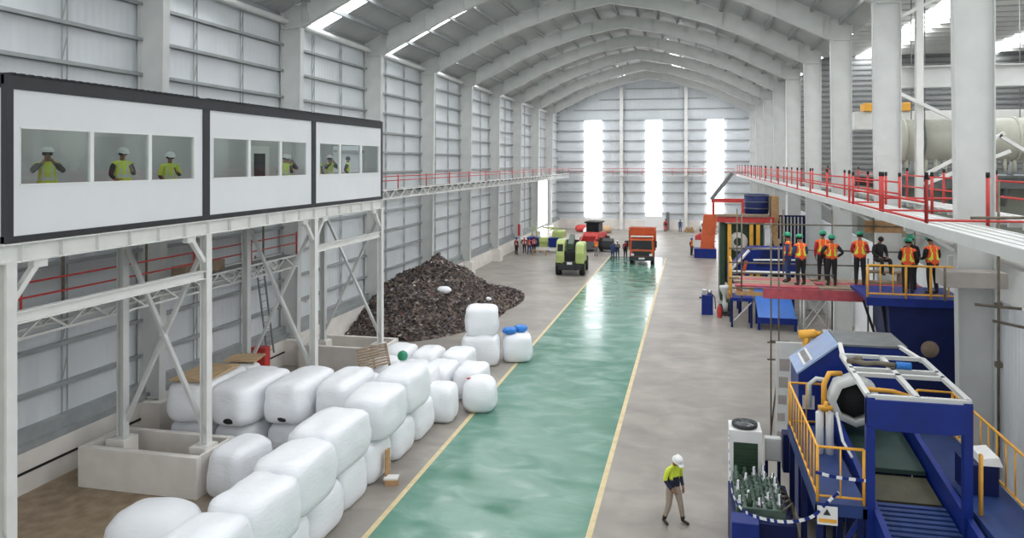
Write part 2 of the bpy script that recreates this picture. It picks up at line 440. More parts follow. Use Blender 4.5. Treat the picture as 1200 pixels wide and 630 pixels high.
# portal frames -----------------------------------------------------------
def portal(y, lab):
    t = thing('portal_frame', lab, 'steel frame', (CX, y, 0), 0, 'steel portal frames of the hall')
    for s in (-1, 1):
        mx = (lambda x: x) if s < 0 else (lambda x: 2 * CX - x)
        c = MB(); xi0, xi1, xo = -18.62, -18.42, -19.5
        # pedestal top at 1.2 m on the left where the plinth carries the column
        z0 = 1.2 if s < 0 else 0.0
        def P(x, yy, z): return (mx(x), yy, z)
        def plate(x0, x1, x2, x3, y0, y1, za, zb): # quad in xz extruded in y
            c.hexa([P(x0, y0, za), P(x1, y0, za), P(x1, y1, za), P(x0, y1, za), P(x3, y0, zb), P(x2, y0, zb), P(x2, y1, zb), P(x3, y1, zb)])
        plate(xo, xi0, xi1, xo, y + .13, y + .16, z0, 17.3)
        plate(xi0 - .03, xi0, xi1, xi1 - .03, y - .02, y + .31, z0, 16.25)
        plate(xo, xo + .03, xo + .03, xo, y - .02, y + .31, z0, 17.3)
        for zz in (1.25 if s < 0 else 0.05, 16.15):
            plate(xo, xi0, xi0, xo, y - .02, y + .31, zz, zz + .04)
        plate(xo, xo + .5, xo + .5, xo, y + .03, y + .25, z0, z0 + .05)
        mk('column', c, 'steel', t)
        if s < 0:
            p = MB(); p.box(-19.3, -18.3, y - 0.35, y + 0.65, 0, 1.2); mk('pedestal', p, 'concrete', t)
        r = MB(); pts = PB
        tops = [(-19.5, 17.3)] + [(x, z + d) for (x, z), d in zip(PB[1:], (1.2, 1.12, 1.02, 1.0))]
        for i in range(4):
            a0, a1 = pts[i], pts[i + 1]; t0, t1 = tops[i], tops[i + 1]
            if i == 0: t0 = (-18.45, 17.62)
            r.hexa([P(a0[0], y + .13, a0[1]), P(a1[0], y + .13, a1[1]), P(a1[0], y + .16, a1[1]), P(a0[0], y + .16, a0[1]),
                    P(t0[0], y + .13, t0[1]), P(t1[0], y + .13, t1[1]), P(t1[0], y + .16, t1[1]), P(t0[0], y + .16, t0[1])])
            r.bar(P(a0[0], y + .145, a0[1]), P(a1[0], y + .145, a1[1]), 0.33, 0.03)
            r.bar(P(t0[0], y + .145, t0[1]), P(t1[0], y + .145, t1[1]), 0.33, 0.03)
        for (x, z), (tx, tz) in zip(along(PB, 2.7), along(PB, 2.7)):
            r.bar(P(x, y + .145, z), P(x, y + .145, z + 1.1), 0.02, 0.3)
            r.bar(P(x, y + .145, z), P(x + .0, y + .5, z + .8), 0.04)
        mk('rafter', r, 'steel', t)
    return t
for k, y in enumerate(FY):
    portal(y, 'grey arched steel portal frame spanning the hall, %s from the viewer' % ORD[k] if k < len(FY) - 1 else 'grey arched steel portal frame closest to the far gable wall')

# ================================================================== right partition, annex
b = MB(); b.m = 0; b.box(8.4, 8.5, 8, 62, 0, 5.85); b.box(8.4, 8.5, 62, YG, 0, 17.2); b.m = 1
b.box(8.33, 8.5, 24.5, YG, 0, 1.0)
mk('wall_right', b, [ribbed('partition_sheet', (238, 240, 242), 'Y', 0.22, 0.45, 0.3), 'concrete'], kind='structure')
b = MB(); b.box(33, 33.1, 8, 62, 0, 20); mk('wall_annex', b, 'sheet_l', kind='structure')
M['louvre'] = mat('louvre_sheet', (150, 152, 150), .6, 0, .06, 1)
b = MB(); b.m = 0; b.box(8.6, 33, 62, 62.1, 0, 18.6); b.m = 1
for i in range(30): b.box(8.6, 33, 61.9, 62, 6.2 + i * .42, 6.32 + i * .42)
mk('wall_annex_back', b, ['louvre', 'steel_d'], kind='structure')
AX = [(8.45, 12.9), (14.9, 21.0), (23.2, 33.1)]; AZ = 18.2
b = MB()
for x0, x1 in AX: b.box(x0, x1, 6, 62.1, AZ, AZ + .06)
ca = mk('ceiling_annex', b, 'roof', kind='structure')
for x0, x1 in ((12.9, 14.9), (21.0, 23.2)):
    b = MB(); b.box(x0, x1, 6, 62.1, AZ + .01, AZ + .05); mk('window_%d' % n, b, 'skylight', kind='structure'); n += 1
for i in range(33):
    y = 8.5 + 1.6 * i
    g = MB(); g.box(8.6, 33, y - .05, y + .05, AZ - .22, AZ); mk('purlin', g, 'steel_w', ca)
b = MB(); b.box(8.44, 8.5, 8, YG, 17.0, AZ + .1); mk('trim_2', b, 'sheet_l', kind='structure')
# ================================================================== LEFT SIDE
# --- three glazed cabins on a steel gantry
CY = [12.42, 18.78, 24.98, 31.2]; CF, CB = -14.2, -17.3; CZ0, CZ1 = 7.98, 11.56
PANES = [[(12.74, 14.6), (14.67, 16.5), (16.57, 18.28)], [(19.11, 20.9), (20.97, 22.73), (22.8, 24.49)], [(25.44, 27.08), (27.15, 28.98), (29.06, 30.86)]]
CLAB = ['white panel cabin with dark frame on the gantry, the one nearest the viewer', 'middle white cabin on the gantry, between the two others', 'white panel cabin at the far end of the raised row, against the red rail']
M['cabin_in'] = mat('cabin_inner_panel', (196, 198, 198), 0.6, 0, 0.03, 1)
for k in range(3):
    y0, y1 = CY[k], CY[k + 1]
    t = thing('site_cabin', CLAB[k], 'cabin', (-15.75, (y0 + y1) / 2, CZ0), 0, 'white cabins on the gantry')
    b = MB()
    for (x, s) in ((CF, 1), (CB, -1)):
        for y in (y0, y1 - 0.15): b.box(x - 0.08, x + 0.08, y, y + 0.15, CZ0, CZ1)
        b.box(x - 0.08, x + 0.08, y0 + .15, y1 - .15, CZ0, CZ0 + 0.14); b.box(x - 0.08, x + 0.08, y0 + .15, y1 - .15, CZ1 - 0.3, CZ1)
    for y in (y0, y1 - .15):
        b.box(CB, CF, y, y + .15, CZ0, CZ0 + .14); b.box(CB, CF, y, y + .15, CZ1 - .2, CZ1)
    mk('frame', b, 'dark', t)
    a0, a1 = y0 + .15, y1 - .15; w0, w1 = PANES[k][0][0], PANES[k][-1][1]
    b = MB(); x0, x1 = CF - .05, CF + .05
    b.box(x0, x1, a0, a1, CZ0 + .14, 9.2); b.box(x0, x1, a0, a1, 10.46, CZ1 - .28); b.box(x0, x1, a0, w0, 9.2, 10.46); b.box(x0, x1, w1, a1, 9.2, 10.46)
    mk('front_panel', b, 'cabin', t)
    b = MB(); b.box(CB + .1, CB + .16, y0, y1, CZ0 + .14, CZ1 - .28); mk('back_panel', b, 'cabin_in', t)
    for y in (y0 + .02, y1 - .08):
        if (k, y > (y0 + y1) / 2) not in ((0, False), (2, True)): continue
        b = MB()
        if k == 2 and y > 30:
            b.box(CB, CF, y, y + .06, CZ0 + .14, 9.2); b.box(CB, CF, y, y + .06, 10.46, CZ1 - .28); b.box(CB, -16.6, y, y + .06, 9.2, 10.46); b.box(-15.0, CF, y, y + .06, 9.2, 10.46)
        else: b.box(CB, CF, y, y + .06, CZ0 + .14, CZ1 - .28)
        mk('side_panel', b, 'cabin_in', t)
    b = MB(); b.box(CB, CF, a0, a1, CZ0 + .14, CZ0 + .2); mk('cabin_floor', b, 'steel_d', t)
    b = MB(); b.box(CB, CF, a0, a1, CZ1 - .26, CZ1 - .2)
    for q in range(28): b.box(CB - .1, CF + .1, y0 + .1 + q * .215, y0 + .2 + q * .215, CZ1, CZ1 + .05)
    b.box(CB - .1, CF + .1, y0, y1, CZ1 - .005, CZ1 + .02)
    mk('cabin_roof', b, ['dark'], t)
    for i, (p0, p1) in enumerate(PANES[k]):
        b = MB()
        for q in (p0, p1 - .02): b.box(CF - .04, CF + .06, q, q + .02, 9.2, 10.46)
        b.box(CF - .04, CF + .07, p0, p1, 9.2, 9.23); b.box(CF - .04, CF + .06, p0, p1, 10.43, 10.46)
        if i: b.box(CF - .04, CF + .06, PANES[k][i - 1][1], p0, 9.2, 10.46)
        f = mk('window_frame', b, 'white', t)
        b = MB(); b.box(CF, CF + .008, p0 + .02, p1 - .02, 9.23, 10.43); mk('pane', b, 'glass', f)
    for yy in (y0 + 1.6, y1 - 1.6):
        b = MB(); b.box(-15.9, -15.6, yy - .6, yy + .6, CZ1 - .32, CZ1 - .27); mk('ceiling_lamp', b, 'lamp', t)
    if k == 2:
        b = MB(); b.box(CB + .16, CB + .2, 25.35, 26.65, CZ0 + .2, 10.35); d = mk('door', b, 'white', t)
        b = MB(); b.box(CB + .2, CB + .21, 25.6, 26.35, 9.1, 10.05); mk('door_pane', b, 'glass_d', d)

# --- the gantry that carries them
t = thing('steel_gantry', 'white steel gantry of posts, beams and cross braces carrying the cabins', 'gantry', (-15.65, 22, 1.2))
PX = (-14.2, -17.1); PY = [12.5, 18.85, 25.1, 31.1]
for x in PX:
    b = MB(); ibar(b, (x, 12.3, 7.76), (x, 31.3, 7.76), .25, .42)
    for y in [12.75 + 1.02 * q for q in range(19)]: b.box(x - .12, x + .12, y - .01, y + .01, 7.58, 7.94)
    mk('main_beam', b, 'steel_w', t)
for y in [12.75 + 2.05 * q for q in range(10)]:
    b = MB(); ibar(b, (PX[1], y, 7.72), (PX[0], y, 7.72), .18, .3); mk('cross_beam', b, 'steel', t)
for y in PY:
    for x in PX:
        b = MB(); ibar(b, (x, y, 1.3), (x, y, 7.55), .24, .24, .03, (1, 0, 0)); b.box(x - .2, x + .2, y - .2, y + .2, 1.28, 1.31); mk('post', b, 'steel_w' if x > -15 else 'steel', t)
    for (p, q) in (((-14.2, y, 1.6), (-17.1, y, 7.4)), ((-17.1, y + .06, 1.6), (-14.2, y + .06, 7.4))):
        b = MB(); b.bar(p, q, .13, .1); mk('cross_brace', b, 'steel', t)
for a, c in ((0, 1), (2, 3)):
    b = MB(); ibar(b, (-14.2, PY[a] + .12, 6.36), (-14.2, PY[c] - .12, 6.36), .2, .26); mk('tie_beam', b, 'steel_w', t)
for y in PY:
    for s in (-1, 1):
        if (y == PY[0] and s < 0) or (y == PY[3] and s > 0) or (y == PY[1] and s > 0): continue
        b = MB(); b.bar((-14.2, y + s * .1, 6.75), (-14.2, y + s * .72, 7.52), .14, .12); b.box(-14.28, -14.12, y + s * .55, y + s * .9, 7.38, 7.56); mk('knee_brace', b, 'steel_w', t)

# --- concrete upstands round the gantry feet
WLB = ['low cream concrete upstand around the gantry feet beside the brown dirt floor', 'low cream concrete upstand around the gantry feet among the bales', 'low cream concrete upstand around the gantry feet in front of the dark waste heap']
for k, (y, ya, yb) in enumerate(((18.85, 18.05, 19.8), (25.1, 24.25, 26.0), (31.1, 30.3, 32.5))):
    t = thing('concrete_upstand', WLB[k], 'low wall', (-16, y, 0), 0, 'concrete upstands')
    b = MB(); b.box(-17.95, -13.9, ya, ya + .22, 0, 1.2); b.box(-17.95, -13.9, yb - .2, yb, 0, 1.2); b.box(-17.95, -17.75, ya + .22, yb - .2, 0, 1.2); b.box(-14.0 + .0, -13.9, ya + .22, yb - .2, 0, 1.2)
    mk('low_wall', b, 'concrete', t, bevel=.015)
    for x in PX:
        b = MB(); x_ = min(x, -14.2 - .07); b.box(x - .35, x + (.3 if x < -15 else .2), y - .3, y + .3, 0, 1.28); mk('pedestal', b, 'concrete', t, bevel=.015)
b = MB(); b.box(-14.6, -13.9, 12.15, 12.85, 0, 1.28); mk('concrete_pedestal', b, 'concrete', None, 'cream concrete pedestal under the nearest gantry post, at the left edge', 'pedestal')
# --- walkway with red rails along the left wall
def walkway(name, lab, x0, x1, y0, y1, z, railx, step, rail_h=1.05, lattice=True, group=None, posts=None):
    t = thing(name, lab, 'walkway', ((x0 + x1) / 2, (y0 + y1) / 2, z - .5), 0, group)
    b = MB(); b.box(x0, x1, y0, y1, z - .04, z)
    q = y0
    while q < y1: b.box(x0, x1, q, q + .06, z - .14, z - .04); q += 1.5
    mk('deck', b, 'steel_d', t)
    for x in (x0, x1):
        b = MB()
        for zz in (z, z - .5): b.bar((x, y0, zz), (x, y1, zz), .07)
        q = y0; s = 0
        while q < y1 - .75:
            b.bar((x, q, z - .5 * (s % 2)), (x, q + .75, z - .5 * ((s + 1) % 2)), .05); q += .75; s += 1
        mk('side_truss', b, 'steel_w', t)
    for rx in railx:
        b = MB()
        for hh in (.55, rail_h): b.tube((rx, y0, z + hh), (rx, y1, z + hh), .03, 6)
        mk('handrail', b, 'red', t)
        n_ = int((y1 - y0) / step)
        for i in range(n_ + 1):
            b = MB(); yy = y0 + (y1 - y0) * i / n_; b.tube((rx, yy, z), (rx, yy, z + rail_h + .1), .035, 6); mk('rail_post', b, 'red', t)
    return t
walkway('wall_walkway', 'lattice walkway with a red handrail running high along the left wall', -18.35, -17.55, 31.6, YG - 1.6, 8.05, (-17.6,), 4.6, .8)
wb = walkway('scaffold_walkway', 'grey scaffold walkway with red rails below the white cabins', -18.35, -17.5, 9, 29.5, 5.5, (-17.55,), 3.4, .95)
for y in (13.6, 17.2, 20.4, 23.6, 27):
    b = MB(); b.tube((-17.6, y, 7.6), (-17.6, y, 5.4), .04, 6); mk('hanger', b, 'scaf', wb)
b = MB(); b.box(-18.3, -17.7, 22.4, 24.6, 5.55, 5.95); mk('toe_board', b, 'plank', wb)
g = thing('gable_walkway', 'thin walkway with a red rail crossing the far gable wall', 'walkway', (CX, YG - 1, 7.5))
b = MB(); b.box(-17.4, 5.8, YG - 1.5, YG - .5, 7.75, 7.85); mk('deck', b, 'steel', g)
for zz in (8.35, 8.8):
    b = MB(); b.tube((-17.4, YG - 1.5, zz), (5.8, YG - 1.5, zz), .035, 6); mk('handrail', b, 'red', g)
for i in range(12):
    b = MB(); x = -17.4 + i * 2.1; b.tube((x, YG - 1.5, 7.8), (x, YG - 1.5, 8.8), .03, 5); mk('rail_post', b, 'red', g)
# --- caged ladder on the left wall
t = thing('wall_ladder', 'grey steel ladder leaning on the left wall beneath the far cabin', 'ladder', (-18.5, 28.8, 1.4))
for s in (-.25, .25):
    b = MB(); b.bar((-18.15, 28.4 + s, 1.25), (-18.75, 28.4 + s, 5.6), .05, .07); mk('stile', b, 'steel_d', t)
for q in range(14):
    b = MB(); f = (q + .6) / 14.2; b.tube((-18.15 - .6 * f, 28.15, 1.25 + 4.35 * f), (-18.15 - .6 * f, 28.65, 1.25 + 4.35 * f), .016, 5); mk('rung', b, 'steel_d', t)

# --- wrapped bales
def film():
    m = mat('white_stretch_film', (240, 242, 245), 0.42, 0, 0.015, 2)
    nt = m.node_tree; nd = nt.nodes; lk = nt.links; b = nd['Principled BSDF']
    tc = nd.new('ShaderNodeTexCoord'); mp = nd.new('ShaderNodeMapping'); mp.inputs['Scale'].default_value = (1.2, 1.2, 5)
    lk.new(tc.outputs['Object'], mp.inputs[0])
    n_ = nd.new('ShaderNodeTexNoise'); n_.inputs['Scale'].default_value = 2.6; n_.inputs['Detail'].default_value = 5; n_.inputs['Distortion'].default_value = .8
    lk.new(mp.outputs[0], n_.inputs['Vector'])
    bp = nd.new('ShaderNodeBump'); bp.inputs['Strength'].default_value = .3; bp.inputs['Distance'].default_value = .05
    lk.new(n_.outputs['Fac'], bp.inputs['Height']); lk.new(bp.outputs['Normal'], b.inputs['Normal'])
    return m
M['film'] = film()
def bale_mb(dx, dy, dz, seed, ex=5.5, sag=.05, n=9):
    bm = bmesh.new(); bmesh.ops.create_cube(bm, size=2)
    bmesh.ops.subdivide_edges(bm, edges=bm.edges[:], cuts=n, use_grid_fill=True)
    off = V((seed * 7.3, seed * 3.1, seed * 1.7))
    for v in bm.verts:
        c = v.co; m_ = max(abs(c.x), abs(c.y), abs(c.z)); 
        L = (abs(c.x) ** ex + abs(c.y) ** ex + abs(c.z) ** ex) ** (1 / ex)
        p = c / L
        k = 1 + sag * (1 - p.z) * .5 * (1 - abs(p.z)) * 2
        w_ = noise.noise(p * 1.6 + off) * .05 + noise.noise(V((p.x * 3, p.y * 3, p.z * 8)) + off) * .018
        z = p.z
        if z < -.86: z = -.86 - (z + .86) * .0 - .14 * .0 + (z + .86) * .3
        v.co = V((p.x * dx / 2 * (k + w_), p.y * dy / 2 * (k + w_), (z + .9) / 1.9 * dz * (1 + w_ * .7 if z > 0 else 1)))
    mb = MB(); mb.smooth = True
    bm.verts.index_update()
    mb.add([v.co[:] for v in bm.verts], [[v.index for v in f.verts] for f in bm.faces]); bm.free()
    zmin = min(p[2] for p in mb.v); mb.v = [(p[0], p[1], p[2] - zmin) for p in mb.v]
    return mb
_bs = [0]
def bale(x, y, z, dx, dy, dz, lab, grp, rz=0.0, ex=5.5, tear=None, tilt=0.0):
    _bs[0] += 1
    o = mk('wrapped_bale', bale_mb(dx, dy, dz, _bs[0], ex), 'film', None, lab, 'bale', grp, world=False)
    o.location = (x, y, z); o.rotation_euler = (tilt, 0, rz)
    if tear:
        b = MB(); b.sphere((tear[0] * dx / 2, -dy / 2 * .985, tear[1] * dz), .13, 8, 5, (1.6, .7, .8)); mk('torn_hole', b, 'black', o, world=False)['label'] = 'dark torn hole in the film'
    return o
UB = [(-9.35, 12.3, 1.25, 1.65), (-9.4, 14.12, 1.35, 1.78), (-9.62, 16.12, 1.4, 2.0), (-9.9, 18.4, 1.5, 2.25), (-9.75, 21.0, 1.5, 1.95), (-9.8, 23.3, 1.45, 1.95)]
for i, (x, y, dx, dy) in enumerate(UB):
    bale(x, y, 1.27, dx, dy, 1.32, 'top-tier white bale along the green lane, %s from the viewer' % ORD[i], 'bales along the green lane', random.uniform(-.06, .06))
LBL = [(-9.6, 13.3), (-9.75, 15.2), (-9.85, 17.1), (-9.95, 18.85), (-9.95, 20.55), (-9.9, 22.35), (-9.85, 24.1)]
for i, (x, y) in enumerate(LBL):
    bale(x, y, 0, 1.34, 1.6 if i > 2 else 1.74, 1.26, 'floor-level white bale under the lane-side top tier, %s from the viewer' % ORD[i], 'bales along the green lane', random.uniform(-.05, .05), 4.4)
BB = [(-16.05, 21.5, 1.44, 2.7), (-14.42, 21.55, 1.44, 2.8), (-12.86, 22.0, 1.38, 2.6), (-11.42, 22.35, 1.2, 2.4)]
NB = ['against the wall, with cardboard on it', 'second from the left wall', 'third from the left wall', 'fourth from the left wall']
for i, (x, y, dx, dy) in enumerate(BB):
    bale(x, y, 1.27, dx, dy, 1.3, 'top long white bale behind the near upstand, %s' % NB[i], 'bales behind the near upstand', random.uniform(-.04, .04), 5.5, (.1, .17) if i in (1, 2) else None)
    bale(x - .03, y + .08, 0, dx, dy - .2, 1.25, 'bottom long white bale behind the near upstand, %s' % NB[i].replace('with cardboard on it', 'under the cardboard one'), 'bales behind the near upstand', 0, 5.0)
bale(-16.3, 23.65, 0, 1.5, 1.08, 2.3, 'stubby white wrapped bale behind the cardboard-topped one by the left wall', 'bales behind the near upstand', 0, 4)
bale(-13.1, 18.95, 0, 1.2, 1.7, 1.42, 'single white wrapped bale standing at the corner of the near upstand', 'loose bales', -.12, 5)
bale(-13.0, 15.35, 0, 2.1, 1.7, 1.25, 'cream sagging bag lying on the brown dirt floor at the bottom edge', 'loose bales', .1, 2.6)
MB_ = [(-11.1, 14.9), (-11.25, 17.1), (-11.35, 19.3)]
for i, (x, y) in enumerate(MB_):
    bale(x, y, 0, 1.2, 1.9, 1.3 if i else 1.2, 'white bale low in the gap behind the lane-side stack, %s from viewer' % ORD[i], 'bales behind the lane-side stack', random.uniform(-.1, .1), 3.6)
bale(-9.25, 25.75, 0, 1.1, 1.2, 1.35, 'upright white wrapped bale ending the lane-side row, next to the torn one', 'bales at the end of the row', .1, 4.2)
tb = bale(-8.15, 27.1, 0, 1.3, 1.35, 1.3, 'torn white bale with loose film overhanging the yellow lane line', 'bales at the end of the row', .2, 3.2)
b = MB(); b.bar((-.5, -.2, 1.25), (.45, .3, 1.18), .07, .05); mk('loose_strap', b, 'red', tb, world=False)
k = 0
for r_, (yy) in enumerate((26.6, 28.75, 30.9)):
    for c_, xx in enumerate((-13.1, -11.72, -10.36, -8.98)):
        if r_ == 0 and c_ == 3: continue
        if r_ == 2 and c_ == 3: continue
        bale(xx + random.uniform(-.06, .06), yy - (.25 if c_ == 2 and r_ == 0 else 0), 0, 1.22, 1.9, 1.2 + random.uniform(-.06, .1) + (.45 if (r_, c_) == (0, 2) else 0), 'low white bale in the flat block before the heap, %s row, %s from left' % (('near', 'middle', 'far')[r_], ORD1[c_]), 'flat block of bales before the heap', random.uniform(-.03, .03), 5)
        k += 1
bale(-9.98, 33.3, 0, 1.75, 1.5, 1.42, 'white wrapped bale at the heap foot carrying another bale', 'bales beside the heap', .22, 5)
bale(-8.42, 34.3, 0, 1.4, 1.5, 1.35, 'white wrapped bale on the lane line with blue bags on top', 'bales beside the heap', .3, 4.2)
bale(-9.98, 33.5, 1.38, 1.55, 1.4, 1.4, 'single white wrapped bale on top at the foot of the dark heap', 'bales beside the heap', .25, 4.6)
for i, (x, y, s) in enumerate(((-8.72, 33.95, .32), (-8.3, 34.5, .33))):
    b = bale_mb(.66, .6, s, 50 + i, 2.6); o = mk('plastic_bag', b, 'bag_blue', None, 'bright blue plastic bag on a white bale, %s' % ('the one nearer the dark heap' if i == 0 else 'the one nearer the green lane'), 'bag', 'blue bags', world=False); o.location = (x, y, 1.34)
# low white film sheets between bales and the heap
b = bale_mb(.42, .4, .4, 60, 2.2); o = mk('plastic_bag', b, 'bag_green', None, 'small green plastic bag on the white bales beside the leaning pallet', 'bag', world=False); o.location = (-12.1, 28.75, 1.24)
# leaning pallet
t = thing('wooden_pallet', 'slatted wooden pallet tipped on the white bales near the far upstand', 'pallet', (-13.1, 28.0, 1.45))
t.rotation_euler = (math.radians(28), math.radians(-8), .5)
for i in range(8):
    b = MB(); b.box(-.65, .65, -.6 + i * .165, -.5 + i * .165, .1, .125); mk('deck_board', b, 'plank', t, world=False)
for x in (-.6, 0, .6):
    b = MB(); b.box(x - .05, x + .05, -.6, .65, 0, .1); mk('stringer', b, 'plank', t, world=False)
for i, (x, y, dx, dy, r) in enumerate(((-16.05, 21.3, 1.35, 2.0, .05), (-16.35, 23.9, 1.2, 1.0, .2))):
    b = MB(); b.cbox((0, 0, 0), (dx, dy, .03)); b.cbox((.05, .04, .03), (dx * .9, dy * .9, .025), .06); o = mk('cardboard_sheet', b, 'card', None, ('flat brown cardboard lying on the bale by the left wall' if i == 0 else 'smaller brown cardboard piece behind, near the left wall post'), 'cardboard', world=False); o.location = (x, y, 2.6 if i == 0 else 2.37); o.rotation_euler = (0, 0, r)
t = thing('hose_cabinet', 'red hose box on the floor beside the wall behind the bales', 'hose box', (-18.2, 27.7, 0))
b = MB(); b.box(-18.55, -17.85, 27.5, 27.9, .9, 1.75); mk('cabinet_box', b, 'red', t, bevel=.02)
b = MB(); b.box(-18.5, -18.4, 27.65, 27.75, 0, .9); b.box(-18.0, -17.9, 27.65, 27.75, 0, .9); mk('stand', b, 'steel_d', t)
b = MB(); b.lathe((-18.2, 27.5, 1.35), [(.22, -.06), (.24, -.03), (.22, 0)], 14, 'Y'); mk('hose_reel', b, 'red', t)
t = thing('board_scrap', 'small wooden board scrap leaning on the bales by the lane', 'scrap', (-9.0, 20.3, 0))
b = MB(); b.bar((-9.05, 20.35, .1), (-9.1, 20.45, .95), .32, .04, (1, 0, 0)); mk('board', b, 'wood', t)
b = MB(); b.cbox((-8.85, 20.2, 0), (.4, .25, .16), .4); mk('block', b, 'wood', t); b = MB(); b.cbox((-8.88, 20.25, .16), (.42, .3, .05), .2); mk('foam_piece', b, 'white', t)

# --- heap of dark shredded waste
def heap_h(x, y):
    u = (x + 16.2) ; w_ = (y - 44.2)
    d = math.hypot(u / (4.4 if u > 0 else 6.0), w_ / 8.2)
    h = 3.55 * max(0, 1 - d) ** .92
    u2 = x + 13.9; w2 = y - 48.0; d2 = math.hypot(u2 / 2.4, w2 / 5.0); h = max(h, 1.3 * max(0, 1 - d2))
    if h > 0: h += (noise.noise(V((x * .55, y * .55, 0))) * .35 + noise.noise(V((x * 1.7, y * 1.7, 3))) * .16) * min(1, h)
    return max(h, 0)
def waste_mat():
    m = bpy.data.materials.new('shredded_waste'); m.use_nodes = True; nt = m.node_tree; nd = nt.nodes; lk = nt.links; b = nd['Principled BSDF']
    tc = nd.new('ShaderNodeTexCoord'); vo = nd.new('ShaderNodeTexVoronoi'); vo.inputs['Scale'].default_value = 6.5; lk.new(tc.outputs['Object'], vo.inputs['Vector'])
    r = nd.new('ShaderNodeValToRGB'); e = r.color_ramp.elements
    for p, c in ((.0, (62, 54, 51)), (.45, (88, 76, 70)), (.72, (112, 98, 90)), (.86, (82, 76, 77)), (.95, (150, 140, 132)), (.98, (120, 60, 52))):
        x = e.new(p) if p not in (0.0,) else e[0]; x.color = lin(c) + (1,)
    e[-1].color = lin((90, 96, 104)) + (1,)
    sp = nd.new('ShaderNodeSeparateColor'); lk.new(vo.outputs['Color'], sp.inputs[0]); lk.new(sp.outputs[0], r.inputs['Fac'])
    lk.new(r.outputs['Color'], b.inputs['Base Color']); b.inputs['Roughness'].default_value = .8
    bp = nd.new('ShaderNodeBump'); bp.inputs['Strength'].default_value = .9; bp.inputs['Distance'].default_value = .12; lk.new(vo.outputs['Distance'], bp.inputs['Height']); lk.new(bp.outputs['Normal'], b.inputs['Normal'])
    return m
b = MB(); nx, ny = 74, 120; X0, X1, Y0, Y1 = -19.05, -11.2, 36.4, 54.5
vs = []; fs = []
for j in range(ny + 1):
    for i in range(nx + 1):
        x = X0 + (X1 - X0) * i / nx; y = Y0 + (Y1 - Y0) * j / ny; h = heap_h(x, y)
        vs.append((x + noise.noise(V((x * 3, y * 3, 9))) * .05, y, h + (random.uniform(-.05, .05) if h > .05 else -.02)))
for j in range(ny):
    for i in range(nx):
        a = j * (nx + 1) + i; q = (a, a + 1, a + nx + 2, a + nx + 1)
        if max(vs[k_][2] for k_ in q) > 0.0: fs.append(q)
b.add(vs, fs)
b.m = 1
def flake(x, y, s, mi):
    b.m = mi; z = heap_h(x, y); n_ = V((random.uniform(-1, 1), random.uniform(-1, 1), random.uniform(.4, 1.4))).normalized()
    a = n_.orthogonal().normalized() * s; c = n_.cross(a) * random.uniform(.4, 1.0); p = V((x, y, z + s * .4))
    b.hexa([p - a - c, p + a - c * .7, p + a * .8 + c, p - a * .9 + c] + [q + n_ * .02 for q in (p - a - c, p + a - c * .7, p + a * .8 + c, p - a * .9 + c)])
M['scrap_dark'] = mat('scrap_dark', (66, 58, 55), .8); M['scrap_brown'] = mat('scrap_brown', (112, 97, 87), .8); M['scrap_pale'] = mat('scrap_pale', (176, 166, 156), .7); M['scrap_grey'] = mat('scrap_grey', (92, 92, 98), .6)
cnt = 0
while cnt < 5200:
    x = random.uniform(X0 + .1, X1); y = random.uniform(Y0, Y1)
    if heap_h(x, y) > .04:
        flake(x, y, random.uniform(.04, .13), random.choices((1, 2, 3, 4), (45, 30, 5, 12))[0]); cnt += 1
mk('waste_heap', b, [waste_mat(), 'scrap_dark', 'scrap_brown', 'scrap_pale', 'scrap_grey'], None, 'tall heap of dark shredded waste against the left wall', 'waste heap', kind='stuff')
for i, (x, y, s, lab) in enumerate(((-14.6, 41.0, .55, 'crumpled white film scrap stuck on the front slope of the dark heap'), (-12.9, 44.6, .3, 'thin white film strip on the lane side of the dark heap'))):
    bb = bale_mb(s * 1.5, s, s * .8, 80 + i, 2.2); o = mk('film_scrap', bb, 'film', None, lab, 'scrap', world=False); o.location = (x, y, heap_h(x, y) - .02)
# ================================================================== PEOPLE
SKIN = mat('skin', (150, 104, 80), .6, 0, .04, 8); HAIR = mat('hair', (26, 22, 20), .7, 0, .1, 10)
HV = mat('hi_vis_yellow', (214, 230, 70), .65, 0, .05, 5); HO = mat('hi_vis_orange', (240, 92, 44), .65, 0, .06, 5)
NAVY = mat('navy_cloth', (34, 38, 58), .8, 0, .12, 6); BEIGE = mat('beige_cloth', (168, 152, 136), .8, 0, .08, 6); DENIM = mat('blue_cloth', (52, 74, 118), .8, 0, .12, 6)
BLK = mat('black_cloth', (34, 34, 36), .8, 0, .12, 6); RED_C = mat('red_cloth', (178, 44, 46), .75, 0, .1, 6); GREY_C = mat('grey_cloth', (120, 122, 124), .8, 0, .1, 6)
REFL = mat('reflective_tape', (206, 208, 204), .35, 0, .03, 5); BOOT = mat('boot_leather', (52, 40, 32), .6, 0, .1, 6)
HAT_W = mat('white_helmet', (238, 238, 236), .3, 0, .02, 3); HAT_G = mat('green_helmet', (38, 150, 112), .35, 0, .05, 3); HAT_B = mat('blue_helmet', (50, 90, 170), .35, 0, .05, 3)
EYE = mat('dark_eye', (20, 18, 18), .3, 0, 0); LIP = mat('lip', (118, 70, 62), .6, 0, 0)

